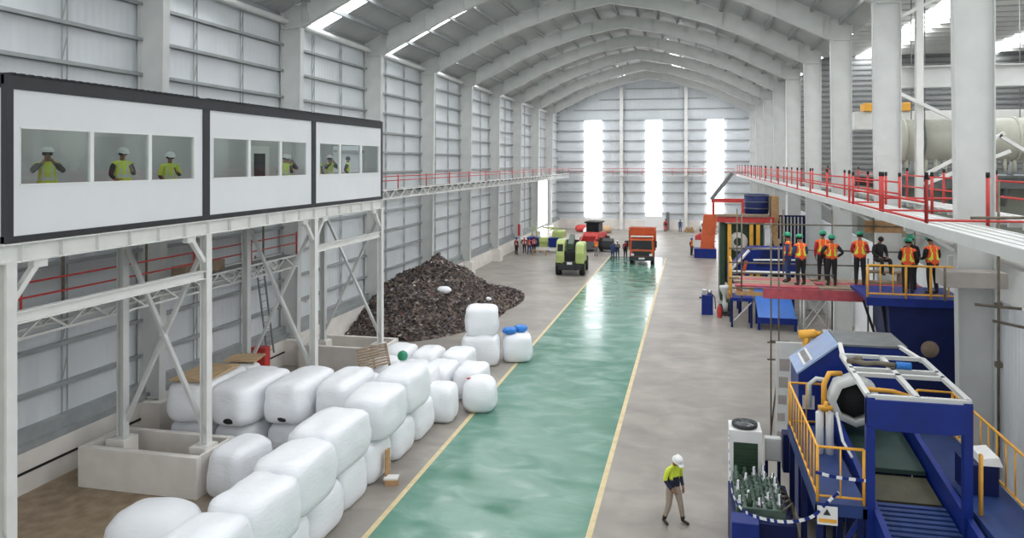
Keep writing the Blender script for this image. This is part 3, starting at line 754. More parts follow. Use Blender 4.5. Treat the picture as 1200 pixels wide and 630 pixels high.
def pose_joints(pose):
    J = dict(pel=(0, 0, .96), sp=(0, 0, 1.12), ch=(0, 0, 1.30), nb=(0, .01, 1.45), nk=(0, 0, 1.52), h0=(0, -.015, 1.59), h1=(0, -.02, 1.67), h2=(0, -.005, 1.74))
    for s, n in ((-1, 'l'), (1, 'r')):
        J['cl' + n] = (s * .10, .01, 1.42); J['sh' + n] = (s * .195, .01, 1.40)
        J['el' + n] = (s * .25, .04, 1.12); J['wr' + n] = (s * .25, -.06, .87); J['ha' + n] = (s * .245, -.10, .79)
        J['hi' + n] = (s * .095, 0, .90); J['kn' + n] = (s * .11, -.02, .50); J['an' + n] = (s * .115, .03, .10); J['he' + n] = (s * .115, .05, .05); J['to' + n] = (s * .135, -.17, .045)
    lean = 0.0; bow = 0.0
    if pose == 'camera':
        for s, n in ((-1, 'l'), (1, 'r')):
            J['el' + n] = (s * .30, -.20, 1.27); J['wr' + n] = (s * .10, -.27, 1.47); J['ha' + n] = (s * .05, -.24, 1.55)
    elif pose == 'rail':
        for s, n in ((-1, 'l'), (1, 'r')):
            J['el' + n] = (s * .26, -.02, 1.13); J['wr' + n] = (s * .18, -.25, 1.08); J['ha' + n] = (s * .15, -.33, 1.09)
        lean = .10; bow = .15
    elif pose == 'hips':
        for s, n in ((-1, 'l'), (1, 'r')):
            J['el' + n] = (s * .37, .07, 1.17); J['wr' + n] = (s * .21, -.07, 1.02); J['ha' + n] = (s * .15, -.10, .99)
    elif pose == 'walk':
        J['knl'] = (-.13, .0, .50); J['anl'] = (-.20, .10, .11); J['hel'] = (-.20, .13, .06); J['tol'] = (-.24, -.10, .045)
        J['knr'] = (.14, -.12, .51); J['anr'] = (.21, -.13, .10); J['her'] = (.21, -.10, .05); J['tor'] = (.24, -.34, .045)
        J['ell'] = (-.26, .02, 1.13); J['wrl'] = (-.15, -.14, .92); J['hal'] = (-.09, -.20, .86)
        J['elr'] = (.27, .06, 1.12); J['wrr'] = (.24, -.10, .92); J['har'] = (.22, -.16, .85)
        lean = .12; bow = .55
    elif pose == 'phone':
        J['elr'] = (.25, -.06, 1.14); J['wrr'] = (.12, -.26, 1.25); J['har'] = (.08, -.31, 1.31); bow = .2
        J['ell'] = (-.26, .02, 1.13); J['wrl'] = (-.20, -.18, 1.02); J['hal'] = (-.14, -.24, 1.02)
    elif pose == 'stride':
        for n, s in (('l', 1), ('r', -1)):
            for k, f in (('kn', .12), ('an', .24), ('he', .24), ('to', .24)):
                x, y, z = J[k + n]; J[k + n] = (x, y - s * f, z + (.04 if s < 0 and k != 'kn' else 0))
    elif pose == 'sit':
        for s, n in ((-1, 'l'), (1, 'r')):
            J['hi' + n] = (s * .10, -.02, .92); J['kn' + n] = (s * .16, -.44, .93); J['an' + n] = (s * .16, -.46, .52); J['he' + n] = (s * .16, -.43, .47); J['to' + n] = (s * .17, -.64, .45)
            J['el' + n] = (s * .26, -.06, 1.13); J['wr' + n] = (s * .15, -.28, 1.05); J['ha' + n] = (s * .10, -.34, 1.02)
        bow = .3; lean = .12
    up = [k for k in J if k[:2] in ('sp', 'ch', 'nb', 'nk', 'h0', 'h1', 'h2', 'cl', 'sh', 'el', 'wr', 'ha')]
    def rot(p, c, a): # bend forward (-y) about x axis through c
        y, z = p[1] - c[1], p[2] - c[2]
        return (p[0], c[1] + y * math.cos(a) - z * math.sin(a), c[2] + z * math.cos(a) + y * math.sin(a))
    for k in up: J[k] = rot(J[k], (0, 0, .96), lean)
    for k in ('h0', 'h1', 'h2'): J[k] = rot(J[k], J['nk'], bow)
    return J, lean, bow

RAD = dict(pel=.165, sp=.155, ch=.175, nb=.09, nk=.058, h0=.074, h1=.09, h2=.062, cl=.085, sh=.082, el=.058, wr=.038, ha=.038, hi=.118, kn=.078, an=.058, he=.045, to=.040)
_body = {}
def body_mesh(pose):
    """one continuous skinned figure, faces sorted into 0 skin, 1 upper shirt, 2 lower shirt and forearm, 3 trousers, 4 boots, 5 eyes, 6 lips"""
    if pose in _body: return _body[pose]
    J, lean, bow = pose_joints(pose)
    E = [('pel', 'sp'), ('sp', 'ch'), ('ch', 'nb'), ('nb', 'nk'), ('nk', 'h0'), ('h0', 'h1'), ('h1', 'h2')]
    for n in 'lr': E += [('ch', 'cl' + n), ('cl' + n, 'sh' + n), ('sh' + n, 'el' + n), ('el' + n, 'wr' + n), ('wr' + n, 'ha' + n), ('pel', 'hi' + n), ('hi' + n, 'kn' + n), ('kn' + n, 'an' + n), ('an' + n, 'he' + n), ('he' + n, 'to' + n)]
    K = list(J); ix = {k: i for i, k in enumerate(K)}
    me = bpy.data.meshes.new('figure'); me.from_pydata([J[k] for k in K], [(ix[a], ix[b_]) for a, b_ in E], [])
    o = bpy.data.objects.new('figure', me); COL.objects.link(o)
    o.modifiers.new('s', 'SKIN'); sub = o.modifiers.new('u', 'SUBSURF'); sub.levels = 2; sub.render_levels = 2
    for i, k in enumerate(K):
        r = RAD[k] if k in RAD else RAD[k[:2]]
        sv = me.skin_vertices[0].data[i]; sv.radius = (r, r); sv.use_root = (k == 'pel')
    dg = bpy.context.evaluated_depsgraph_get(); ev = o.evaluated_get(dg); m2 = bpy.data.meshes.new_from_object(ev)
    bpy.data.objects.remove(o); bpy.data.meshes.remove(me)
    SEG = {'t': [('pel', 'sp'), ('sp', 'ch'), ('ch', 'nb'), ('ch', 'cll'), ('ch', 'clr'), ('cll', 'shl'), ('clr', 'shr')]}
    def cls(p):
        best = None
        for a, b_ in E:
            A, B = V(J[a]), V(J[b_]); d = B - A; t = max(0, min(1, (p - A).dot(d) / d.length_squared)); q = A + d * t
            ra = RAD[a] if a in RAD else RAD[a[:2]]; rb = RAD[b_] if b_ in RAD else RAD[b_[:2]]
            dist = (p - q).length / (ra + (rb - ra) * t)
            if best is None or dist < best[0]: best = (dist, a, b_, q, t)
        return best
    vs = [v.co.copy() for v in m2.vertices]
    for i, p in enumerate(vs):
        _, a, b_, q, t = cls(p)
        if (a, b_) in SEG['t'] or a == 'pel': vs[i] = V((q.x + (p.x - q.x) * 1.02, q.y + (p.y - q.y) * .74, p.z))
        elif a in ('h0', 'h1', 'nk') and b_ in ('h0', 'h1', 'h2'): vs[i] = V((q.x + (p.x - q.x) * .84, p.y, p.z))
        elif b_[:2] == 'ha': vs[i] = V((q.x + (p.x - q.x) * .75, p.y, p.z))
    mb = MB(); mb.smooth = True; faces = []
    mb.v = [tuple(p) for p in vs]
    tors = []
    for f in m2.polygons:
        c = V((0, 0, 0))
        for i in f.vertices: c += vs[i]
        c /= len(f.vertices)
        _, a, b_, q, t = cls(c); k = 1
        if a in ('nk', 'h0', 'h1') or (a == 'nb' and t > .3): k = 0
        elif b_[:2] == 'ha' or (b_[:2] == 'wr' and t > .9): k = 0
        elif b_[:2] == 'wr': k = 2
        elif a == 'pel': k = 2 if c.z > (1.0 if pose == 'sit' else .93) else 3
        elif a == 'sp' and t < .35: k = 2
        elif b_[:2] in ('hi', 'kn'): k = 3
        elif b_[:2] == 'an': k = 3 if t < .8 else 4
        elif b_[:2] in ('he', 'to'): k = 4
        mb.f.append(tuple(f.vertices)); mb.mi.append(k); mb.sm.append(True)
        if k in (1, 2) and ((a, b_) in SEG['t'] or (a == 'pel' and b_ == 'sp')): tors.append((tuple(f.vertices), c.copy()))
    bpy.data.meshes.remove(m2)
    # hands: four fingers and a thumb rooted in the palm
    for s, n in ((-1, 'l'), (1, 'r')):
        w_, h = V(J['wr' + n]), V(J['ha' + n]); d = (h - w_).normalized(); side = V((0, 1, 0)) if abs(d.y) < .8 else V((0, 0, 1))
        lat = (side - d * side.dot(d)).normalized(); nrm = d.cross(lat).normalized() * (-s)
        mb.m = 0; mb.smooth = True
        for q, L in zip((-.030, -.010, .010, .029), (.062, .076, .082, .072)):
            p0 = h + lat * q + d * .0; p1 = p0 + d * (L * .55) + nrm * .006; p2 = p0 + d * (L * .9) + nrm * .028
            mb.path([p0, p1, p2], [.0095, .0088, .007], 6)
        p0 = h - d * .035 + lat * .03; mb.path([p0, p0 + lat * .028 + d * .03, p0 + lat * .03 + d * .062 + nrm * .012], [.012, .0105, .008], 6)
    # face: nose, eyes, mouth, ears
    hd = V(J['h1']); ax = (V(J['h2']) - V(J['h0'])).normalized(); fw = V((0, -1, 0)); fw = (fw - ax * fw.dot(ax)).normalized(); rt = V((1, 0, 0))
    c = hd - ax * .015; mb.m = 0
    mb.path([c + fw * .078 + ax * .015, c + fw * .103 - ax * .016, c + fw * .080 - ax * .028], [.008, .014, .010], 6)
    for s in (-1, 1):
        mb.m = 0; mb.sphere(c + rt * s * .078 - fw * .005 - ax * .005, .026, 6, 5, (.4, .7, 1))
        mb.m = 5; mb.sphere(c + rt * s * .03 + fw * .076 + ax * .012, .011, 6, 4)
    mb.m = 6; mb.path([c - rt * .024 + fw * .070 - ax * .052, c + fw * .081 - ax * .050, c + rt * .024 + fw * .070 - ax * .052], .006, 5)
    # vest shell
    vst = MB(); vst.smooth = True; m_ = {}; nrm = {}
    for f, c in tors:
        if c.z < .93: continue
        n_ = (vs[f[1]] - vs[f[0]]).cross(vs[f[2]] - vs[f[0]])
        for i in f: nrm[i] = nrm.get(i, V((0, 0, 0))) + n_
    for f, c in tors:
        if c.z < .93: continue
        for i in f:
            if i not in m_: m_[i] = len(vst.v); vst.v.append(tuple(vs[i] + nrm[i].normalized() * .022))
        stripe = (abs(abs(c.x) - .085) < .016 and c.z > 1.1) or abs(c.z - 1.09) < .018
        vst.f.append(tuple(m_[i] for i in f)); vst.mi.append(1 if stripe else 0); vst.sm.append(True)
    _body[pose] = (mb, vst, J, hd, ax, fw)
    return _body[pose]

_pm = {}
def person(lab, x, y, z, face, pose, shirt, lower, trouser, vest=None, hat=None, group=None, s=1.0):
    """face: heading in degrees, 0 looks toward -Y, 90 toward +X"""
    mb, vst, J, hd, ax, fw = body_mesh(pose)
    key = (pose, shirt.name, lower.name, trouser.name)
    if key not in _pm:
        o = mk('person', mb, [SKIN, shirt, lower, trouser, BOOT, EYE, LIP], None, world=False); _pm[key] = o.data
    else:
        o = bpy.data.objects.new('person', _pm[key]); COL.objects.link(o)
    props(o, lab, 'person', group)
    o.location = (x, y, z); o.rotation_euler = (0, 0, math.radians(face)); o.scale = (s, s, s)
    # hair and helmet follow the head
    R = Matrix((V((1, 0, 0)), (-fw), ax)).transposed().to_4x4(); T = Matrix.Translation(hd) @ R
    def child(name, b, mats, key):
        kk = (pose, name, key)
        if kk not in _pm:
            b.v = [tuple(T @ V(p)) for p in b.v]; c = mk(name, b, mats, o, world=False); _pm[kk] = c.data
        else:
            c = bpy.data.objects.new(name, _pm[kk]); COL.objects.link(c); c.parent = o
        return c
    b = MB(); b.lathe((0, .012, 0), [(.098, -.035), (.1, .0), (.092, .05), (.06, .088), (.01, .1)], 12); child('hair', b, HAIR, 0)
    if hat is not None:
        b = MB(); b.lathe((0, .005, .035), [(.128, 0), (.126, .03), (.112, .075), (.075, .108), (.02, .12)], 16)
        b.lathe((0, .005, .03), [(.118, .0), (.147, .0), (.147, .012), (.118, .014)], 16, caps=False)
        b.hexa([(-.085, -.10, .028), (.085, -.10, .028), (.06, -.195, .018), (-.06, -.195, .018)][::-1] + [(-.085, -.10, .045), (.085, -.10, .045), (.06, -.195, .028), (-.06, -.195, .028)][::-1])
        b.bar((0, -.1, .115), (0, .1, .12), .03, .09); child('hard_hat', b, hat, hat.name)
    if vest is not None:
        kk = (pose, 'vest', vest.name)
        if kk not in _pm: c = mk('vest', vst, [vest, REFL if vest is not HO else HV], o, world=False); _pm[kk] = c.data
        else: c = bpy.data.objects.new('vest', _pm[kk]); COL.objects.link(c); c.parent = o
    return o

person('person in yellow and navy work shirt and white helmet walking on the concrete, looking down', -.50, 19.65, 0, 40, 'walk', HV, NAVY, BEIGE, None, HAT_W, None, 1.06)
# reflective band of the near worker
CF_ = 8.18
G = 'people in the cabins'
person('person in dark jacket and white helmet holding a camera up behind the first window', -14.62, 13.86, CF_, 50, 'camera', BLK, BLK, BLK, HV, HAT_W, G, 1.03)
person('person in yellow vest and white helmet behind the middle pane of the nearest cabin', -14.62, 16.1, CF_, 60, 'phone', BLK, BLK, BLK, HV, HAT_W, G, 1.05)
person('person in yellow vest and white helmet behind the last pane of the nearest cabin', -14.62, 17.85, CF_, 50, 'phone', HV, BLK, BLK, HV, HAT_W, G)
person('front person in yellow vest at the last pane of the middle cabin', -14.6, 23.75, CF_, 65, 'phone', BLK, BLK, BLK, HV, HAT_W, G)
person('person in dark jacket and white helmet close behind another at the middle cabin window', -14.95, 24.5, CF_, 70, 'camera', BLK, BLK, BLK, HV, HAT_W, G)
person('person in white helmet at the first pane of the far cabin, beside the dark post', -14.85, 26.4, CF_, 60, 'rail', GREY_C, BLK, BLK, HV, HAT_W, G)
person('person in yellow vest and white helmet with hands raised in the far cabin', -14.65, 27.15, CF_, 60, 'camera', GREY_C, BLK, BLK, HV, HAT_W, G)
person('dark haired bareheaded person in yellow vest at the far cabin window', -14.65, 28.75, CF_, 110, 'hips', BLK, BLK, BLK, HV, None, G)
# far floor
G = 'people on the hall floor'
for i, (x, y, f, p, sh, tr, vs_, ht, lab) in enumerate((
    (-18.05, 73.2, 150, 'stand', BLK, BLK, RED_C, HAT_B, 'person in red vest by the left wall, leftmost of the small standing group'),
    (-17.45, 74.3, 200, 'hips', BLK, BLK, RED_C, HAT_W, 'person in red vest, second from left in the small group by the wall'),
    (-16.75, 73.6, 170, 'stride', BLK, DENIM, RED_C, HAT_B, 'person in red vest, third from left in the small group by the wall'),
    (-16.45, 74.5, 190, 'stand', GREY_C, BLK, RED_C, None, 'bareheaded person in red vest, rightmost of the small group by the wall'),
    (-9.7, 73.7, 10, 'stand', GREY_C, GREY_C, HO, None, 'person in orange vest and grey trousers between green handler and red loader'),
    (-7.75, 71.6, 160, 'stand', DENIM, DENIM, None, None, 'person in blue work clothes on the green lane left of the orange truck'),
    (-7.35, 72.4, 200, 'phone', GREY_C, DENIM, None, HAT_W, 'person in grey shirt and white helmet beside another left of the orange truck'),
    (-6.6, 72.9, 20, 'stand', RED_C, BLK, None, None, 'person in red shirt standing just left of the orange truck'),
    (-.05, 76.4, 60, 'stand', BLK, BLK, HO, HAT_B, 'person in dark clothes and orange vest alone on the concrete right of the lane'),
    (-3.6, 101.5, 0, 'stand', RED_C, RED_C, None, None, 'person in red far away at the gable wall, right of the truck'),
    (-1.6, 101.2, 0, 'stand', DENIM, DENIM, None, None, 'person in blue far away at the gable wall beside the timber'))):
    person(lab, x, y, 0, f, p, sh, BLK if sh is not DENIM else DENIM, tr, vs_, ht, G)
# scaffold crew
Z5 = 5.33; G = 'crew on the scaffold deck'
for i, (x, y, f, p, sh, tr, vs_, ht, s_, lab) in enumerate((
    (3.42, 27.5, 250, 'stand', DENIM, DENIM, HO, HAT_G, 1.0, 'person in blue overalls and green helmet, leftmost on the scaffold deck'),
    (3.78, 26.9, 200, 'rail', DENIM, BLK, HO, HAT_G, 1.0, 'person in orange vest over blue sleeves, second from left on the scaffold deck'),
    (4.72, 28.1, 170, 'stand', RED_C, BLK, HO, HAT_G, 1.02, 'person in green helmet half hidden behind another on the scaffold deck'),
    (4.83, 27.0, 185, 'hips', BLK, BLK, HO, HAT_G, 1.0, 'person in orange vest over black sleeves at the middle of the scaffold deck'),
    (5.85, 27.4, 170, 'rail', RED_C, BLK, HO, HAT_G, 1.05, 'person in orange vest over maroon sleeves, green helmet, beside the seated one'))):
    person(lab, x, y, Z5, f, p, sh, sh, tr, vs_, ht, G, s_)
person('person in black seated on the plank behind the scaffold deck, bareheaded', 6.6, 27.95, Z5 - .05, 20, 'sit', BLK, BLK, BLK, None, None, G)
person('person in orange vest over black sleeves, left of the two behind the yellow rail', 6.75, 24.9, 5.5, 160, 'rail', BLK, BLK, BLK, HO, HAT_G, G, .98)
person('person in dark shirt and green helmet between the two in orange vests', 7.05, 25.7, 5.5, 190, 'stand', BLK, BLK, BLK, None, HAT_G, G, 1.0)
person('person in orange vest turned away, rightmost behind the yellow rail by the column', 7.5, 25.0, 5.5, 200, 'rail', BLK, BLK, BLK, HO, HAT_G, G, 1.03)
# ================================================================== VEHICLES AND FAR FLOOR
def wheel(name, t, x, y, r, w_, hub='steel_d'):
    b = MB(); b.lathe((x - w_ / 2, y, r), [(r * .55, 0), (r * .93, 0), (r, w_ * .12), (r, w_ * .88), (r * .93, w_), (r * .55, w_)], 20, 'X')
    for k in range(16):
        a = 2 * PI * k / 16; b.bar((x - w_ / 2 + .02, y + math.cos(a) * r, r + math.sin(a) * r), (x + w_ / 2 - .02, y + math.cos(a + .18) * r, r + math.sin(a + .18) * r), .06, .05)
    o = mk(name, b, 'black', t, world=False)
    b = MB(); b.lathe((x - w_ / 2 - .01, y, r), [(.02, .05), (r * .3, .03), (r * .56, .0), (r * .56, w_ + .02), (r * .3, w_ - .01), (.02, w_ - .03)], 14, 'X'); mk('hub', b, hub, o, world=False)
# orange tipper truck, nose toward the viewer (local -Y is the front)
t = thing('tipper_truck', 'orange tipper truck facing the viewer on the green lane', 'truck', (-4.65, 68.2, 0), .04)
b = MB(); b.prism([(0, .75), (.0, 1.35), (.12, 2.35), (.35, 2.62), (1.75, 2.62), (1.75, .75)], 'X', -1.12, 1.12); cab = mk('cab', b, 'orange', t, world=False, bevel=.05)
b = MB(); b.hexa([(-.98, .0, 1.48), (.98, .0, 1.48), (.98, .06, 1.48), (-.98, .06, 1.48), (-.92, .10, 2.3), (.92, .10, 2.3), (.92, .16, 2.3), (-.92, .16, 2.3)]); mk('windscreen', b, 'glass_d', cab, world=False)
for s in (-1, 1):
    b = MB(); b.box(s * 1.125, s * 1.13, .35, 1.3, 1.5, 2.3); mk('side_window', b, 'glass_d', cab, world=False)
    b = MB(); b.bar((s * 1.1, .1, 2.3), (s * 1.32, -.08, 2.25), .04); b.box(s * 1.22, s * 1.42, -.12, -.04, 1.7, 2.3); mk('mirror', b, 'black', cab, world=False)
    b = MB(); b.box(s * .72, s * 1.0, -.12, -.05, .88, 1.08); mk('headlamp', b, 'white', t, world=False)
    b = MB(); b.bar((s * .3 - .25, -.01, 1.5), (s * .3 + .3, .03, 1.75), .025); mk('wiper', b, 'black', cab, world=False)
b = MB(); b.box(-1.02, 1.02, .1, .4, 2.62, 2.72); mk('roof_board', b, 'white', cab, world=False)
b = MB(); b.box(-1.15, 1.15, -.12, .3, .42, .82); mk('bumper', b, 'dark', t, world=False, bevel=.04)
b = MB(); b.box(-.85, .85, -.03, .02, .86, 1.3)
for k in range(4): b.box(-.8, .8, -.06, -.03, .9 + k * .1, .95 + k * .1)
mk('grille', b, 'dark', t, world=False)
b = MB(); b.box(-.28, .28, -.14, -.12, .55, .72); mk('number_plate', b, 'white', t, world=False)
b = MB(); b.box(-.45, .45, .4, 6.9, .65, .95); mk('chassis', b, 'dark', t, world=False)
b = MB(); b.box(-1.22, 1.22, 1.95, 6.9, 1.15, 1.3); b.box(-1.22, -1.14, 1.95, 6.9, 1.3, 3.05); b.box(1.14, 1.22, 1.95, 6.9, 1.3, 3.05); b.box(-1.22, 1.22, 1.95, 2.05, 1.3, 3.3); b.box(-1.22, 1.22, 6.82, 6.9, 1.3, 3.0)
for k in range(7): 
    for s in (-1, 1): b.box(s * 1.22, s * 1.30, 2.1 + k * .78, 2.2 + k * .78, 1.15, 3.05)
b.box(-1.3, 1.3, 1.9, 2.1, 3.22, 3.36)
mk('tipper_body', b, 'orange', t, world=False)
for y in (1.0, 4.6, 5.85):
    for s in (-1, 1): wheel('wheel', t, s * .98, y, .52, .34)
# lime telehandler
t = thing('telehandler', 'lime green telescopic handler with black wheels parked left of the lane', 'telehandler', (-10.2, 60.3, 0), .06)
b = MB(); b.box(-.62, .62, .2, 4.6, .55, 1.1); b.box(-1.0, 1.0, .05, .5, .5, .95); b.box(-.5, .5, -.12, .15, .6, 1.25); mk('chassis', b, 'dark', t, world=False, bevel=.04)
b = MB(); b.prism([(.15, 1.0), (.1, 1.9), (.35, 2.65), (1.0, 2.8), (2.6, 2.7), (3.0, 1.0)], 'X', .45, 1.22); mk('engine_cover', b, 'lime', t, world=False, bevel=.14)
b = MB(); b.prism([(.3, 1.0), (.25, 1.7), (.5, 2.75), (.9, 3.0), (2.1, 3.0), (2.5, 1.0)], 'X', -1.22, -.5); cb = mk('cab', b, 'lime', t, world=False, bevel=.12)
b = MB(); b.hexa([(-1.1, .27, 1.75), (-.6, .27, 1.75), (-.6, .3, 1.75), (-1.1, .3, 1.75), (-1.08, .46, 2.65), (-.62, .46, 2.65), (-.62, .5, 2.65), (-1.08, .5, 2.65)]); b.box(-1.235, -1.225, .8, 2.0, 1.8, 2.8); mk('cab_window', b, 'glass_d', cb, world=False)
b = MB(); b.box(-.5, .45, .35, 1.0, 1.0, 2.1); mk('counterweight', b, 'black', t, world=False, bevel=.08)
b = MB(); b.bar((-.0, .5, 2.45), (-.35, 5.8, 2.75), .46, .5); b.bar((-.3, 5.2, 2.72), (-.5, 7.6, 2.2), .36, .38); mk('boom', b, 'green_d', t, world=False)
b = MB(); b.box(-1.1, .1, 7.5, 7.65, 1.1, 2.3)
for x in (-.95, -.05): b.box(x - .07, x + .07, 7.6, 8.8, 1.1, 1.18)
mk('fork_carriage', b, 'dark', t, world=False)
b = MB(); b.box(-.22, .22, -.15, -.1, 1.0, 1.2); mk('rear_plate', b, 'steel_w', t, world=False)
for y in (.75, 3.9):
    for s in (-1, 1): wheel('wheel', t, s * 1.02, y, .62, .46, 'lime')
# green machine with blue bins
t = thing('sorting_rig', 'green wheeled machine with two blue bins standing by the left wall door', 'machine', (-15.6, 75.2, 0))
b = MB(); b.box(-1.7, 1.7, .1, 1.7, .25, .6); mk('base_skirt', b, 'white', t, world=False, bevel=.04)
b = MB(); b.box(-.5, .5, .2, 1.6, .6, 1.1); b.prism([(.1, 1.1), (.2, 1.6), (1.5, 1.6), (1.7, 1.1)], 'X', -.5, .55); mk('body', b, 'lime', t, world=False, bevel=.05)
for x0, x1 in ((-1.75, -.6), (.6, 1.85)):
    b = MB(); b.hexa([(x0 + .05, 0, .65), (x1 - .05, 0, .65), (x1 - .05, 1.4, .65), (x0 + .05, 1.4, .65), (x0, -.08, 1.6), (x1, -.08, 1.6), (x1, 1.5, 1.6), (x0, 1.5, 1.6)]); b.box(x0 - .04, x1 + .04, -.12, 1.54, 1.52, 1.62); mk('bin', b, 'blue', t, world=False)
b = MB()
for p, q in (((-1.4, .8, 1.6), (-1.4, .8, 2.6)), ((-.9, .8, 1.6), (-.9, .8, 2.6)), ((-1.4, .8, 2.6), (-.9, .8, 2.6)), ((.6, .8, 2.4), (1.3, .8, 2.6)), ((1.2, .8, 1.6), (1.3, .8, 2.6))): b.tube(p, q, .06, 6)
b.box(-.2, 1.5, .7, .9, 2.55, 2.7); mk('lift_frame', b, 'lime', t, world=False)
b = MB(); b.prism([(.4, 1.6), (.4, 2.3), (1.5, 2.4), (1.9, 1.6)], 'X', .9, 2.2); mk('hood', b, 'lime', t, world=False, bevel=.08)
for x in (-.35, .3, 1.5): 
    for y in (.3, 1.5): b = MB(); b.lathe((x - .06, y, .16), [(.04, 0), (.16, 0), (.16, .12), (.04, .12)], 12, 'X'); mk('caster', b, 'black', t, world=False)
# red loader
t = thing('wheel_loader', 'red wheel loader with dark cab behind the lime handler', 'loader', (-11.0, 79.0, 0), -.15)
b = MB(); b.prism([(0, .8), (-.1, 1.5), (.4, 1.9), (2.0, 1.9), (3.6, 1.6), (3.6, .8)], 'X', -.95, .95); mk('body', b, 'red', t, world=False, bevel=.08)
b = MB(); b.box(-.75, .75, .7, 2.3, 1.9, 2.9); cb = mk('cab', b, 'dark', t, world=False, bevel=.06)
b = MB(); b.box(-.66, .66, .68, .7, 2.0, 2.75); mk('cab_window', b, 'glass_d', cb, world=False)
b = MB(); b.box(-.9, .9, .5, 2.5, 2.9, 3.05); mk('cab_roof', b, 'black', t, world=False, bevel=.04)
b = MB()
for s in (-1, 1): b.bar((s * .8, .3, 1.7), (s * .85, -1.5, .8), .16, .26)
mk('lift_arm', b, 'red', t, world=False)
b = MB(); b.prism([(-1.4, .2), (-2.2, .1), (-2.3, .3), (-1.6, 1.1), (-1.35, 1.0)], 'X', -1.3, 1.3); mk('bucket', b, 'dark', t, world=False)
for y in (.5, 2.9):
    for s in (-1, 1): wheel('wheel', t, s * 1.1, y, .66, .46)
# dark compressor beside the loader
t = thing('engine_skid', 'dark engine skid on the floor between red loader and green lane', 'machine', (-8.9, 77.8, 0))
b = MB(); b.box(-.75, .75, -.6, .6, .25, .4); mk('skid', b, 'black', t, world=False); b = MB(); b.prism([(-.5, .4), (-.45, 1.2), (.1, 1.45), (.5, 1.1), (.5, .4)], 'X', -.6, .6); mk('engine_block', b, 'dark', t, world=False, bevel=.06)
for s in (-1, 1): wheel('wheel', t, s * .72, 0, .42, .24)
# bench by the left wall, banner
t = thing('wooden_bench', 'low wooden bench beside the group by the left wall', 'bench', (-15.6, 73.4, 0))
b = MB(); b.box(-.8, .8, -.2, .2, .42, .48); mk('seat', b, 'wood', t, world=False)
for x in (-.7, .7):
    for y in (-.15, .15): b = MB(); b.box(x - .04, x + .04, y - .04, y + .04, 0, .42); mk('leg', b, 'wood', t, world=False)
t = thing('banner_stand', 'red and white banner stand behind the group by the left wall', 'banner', (-18.3, 76.0, 0))
b = MB(); b.tube((0, 0, 0), (0, 0, 3.0), .03, 6); b.box(-.3, .3, -.2, .2, 0, .05); mk('pole', b, 'steel', t, world=False)
b = MB(); b.m = 0; b.box(-.28, .0, -.02, .02, 1.7, 2.95); b.m = 1; b.box(0, .28, -.02, .02, 1.7, 2.95); mk('banner_cloth', b, ['red', 'white'], t, world=False)
# far timber, white boards
for i in range(7):
    b = MB(); x = -.9 + (i % 4) * .36 + (.18 if i > 3 else 0); z = .16 if i < 4 else .45; b.tube((x, 101.6, z), (x, 103.3, z), .155, 8)
    mk('timber_log', b, 'wood', None, 'pale timber log lying at the foot of the far gable wall', 'log', 'logs by the gable')
t = thing('parked_trailer', 'small dark and white trailer far off at the gable wall beside the timber', 'trailer', (2.0, 103, 0))
b = MB(); b.prism([(-.6, .4), (-.6, 1.1), (.2, 1.5), (.6, 1.1), (.6, .4)], 'X', -.9, .9); mk('body', b, 'white', t, world=False, bevel=.05); b = MB(); b.box(-.7, .7, -.64, -.6, .75, 1.2); mk('hatch', b, 'black', t, world=False)
for s in (-1, 1): wheel('wheel', t, s * .85, 0, .35, .2)
for i, (x, y, w_, h) in enumerate(((-5.3, 103.6, 2.6, 2.0), (-3.4, 103.7, .5, 2.6))):
    b = MB(); b.box(x - w_ / 2, x + w_ / 2, y, y + .12, 0, h); b.box(x - w_ / 2, x + w_ / 2, y - .1, y + .2, 0, .12); mk('white_board', b, 'white' if i == 0 else 'steel_d', None, 'wide white board standing against the gable wall behind the truck' if i == 0 else 'narrow grey panel standing against the gable wall right of the truck', 'board', bevel=.01)
for i, (x, y) in enumerate(((-13.4, 96.4), (-11.8, 98.6), (-15.0, 99.4))):
    bb = bale_mb(2.0, 1.6, 1.0, 90 + i, 2.4); o = mk('covered_pile', bb, ['film', 'card', 'red'][i], None, ('white sheeted pile far behind the red loader', 'brown pile far behind the red loader', 'red sheeted pile far back near the left gable window')[i], 'pile', 'piles at the far end', world=False); o.location = (x, y, 0)
# ================================================================== RIGHT SIDE
# --- walkway with red rails along the column row
cw_ = thing('column_walkway', 'white edged walkway with red rails running high along the right columns', 'walkway', (6.5, 55, 8))
def deckrow(x0, x1, y0, y1, z, nm='deck'):
    b = MB(); n_ = 4; w_ = (x1 - x0) / n_
    for k in range(n_): b.box(x0 + k * w_ + .04, x0 + (k + 1) * w_ - .04, y0, y1, z - .05, z)
    q = y0
    while q < y1: b.box(x0, x1, q, q + .1, z - .2, z - .05); q += .95
    mk(nm, b, 'steel', cw_)
deckrow(5.9, 7.1, 14.5, 101, 8.1); deckrow(8.55, 9.7, 14.5, 61, 8.1)
for x in (5.9, 7.1):
    b = MB(); b.box(x - .03, x + .03, 14.5, 101, 7.86, 8.12); mk('edge_beam', b, 'steel', cw_)
b = MB()
for k in range(46): b.bar((5.95, 14.6 + k * 1.88, 7.88), (7.05, 15.54 + k * 1.88, 7.88), .05); b.bar((7.05, 15.54 + k * 1.88, 7.88), (5.95, 16.48 + k * 1.88, 7.88), .05)
mk('under_bracing', b, 'steel_w', cw_)
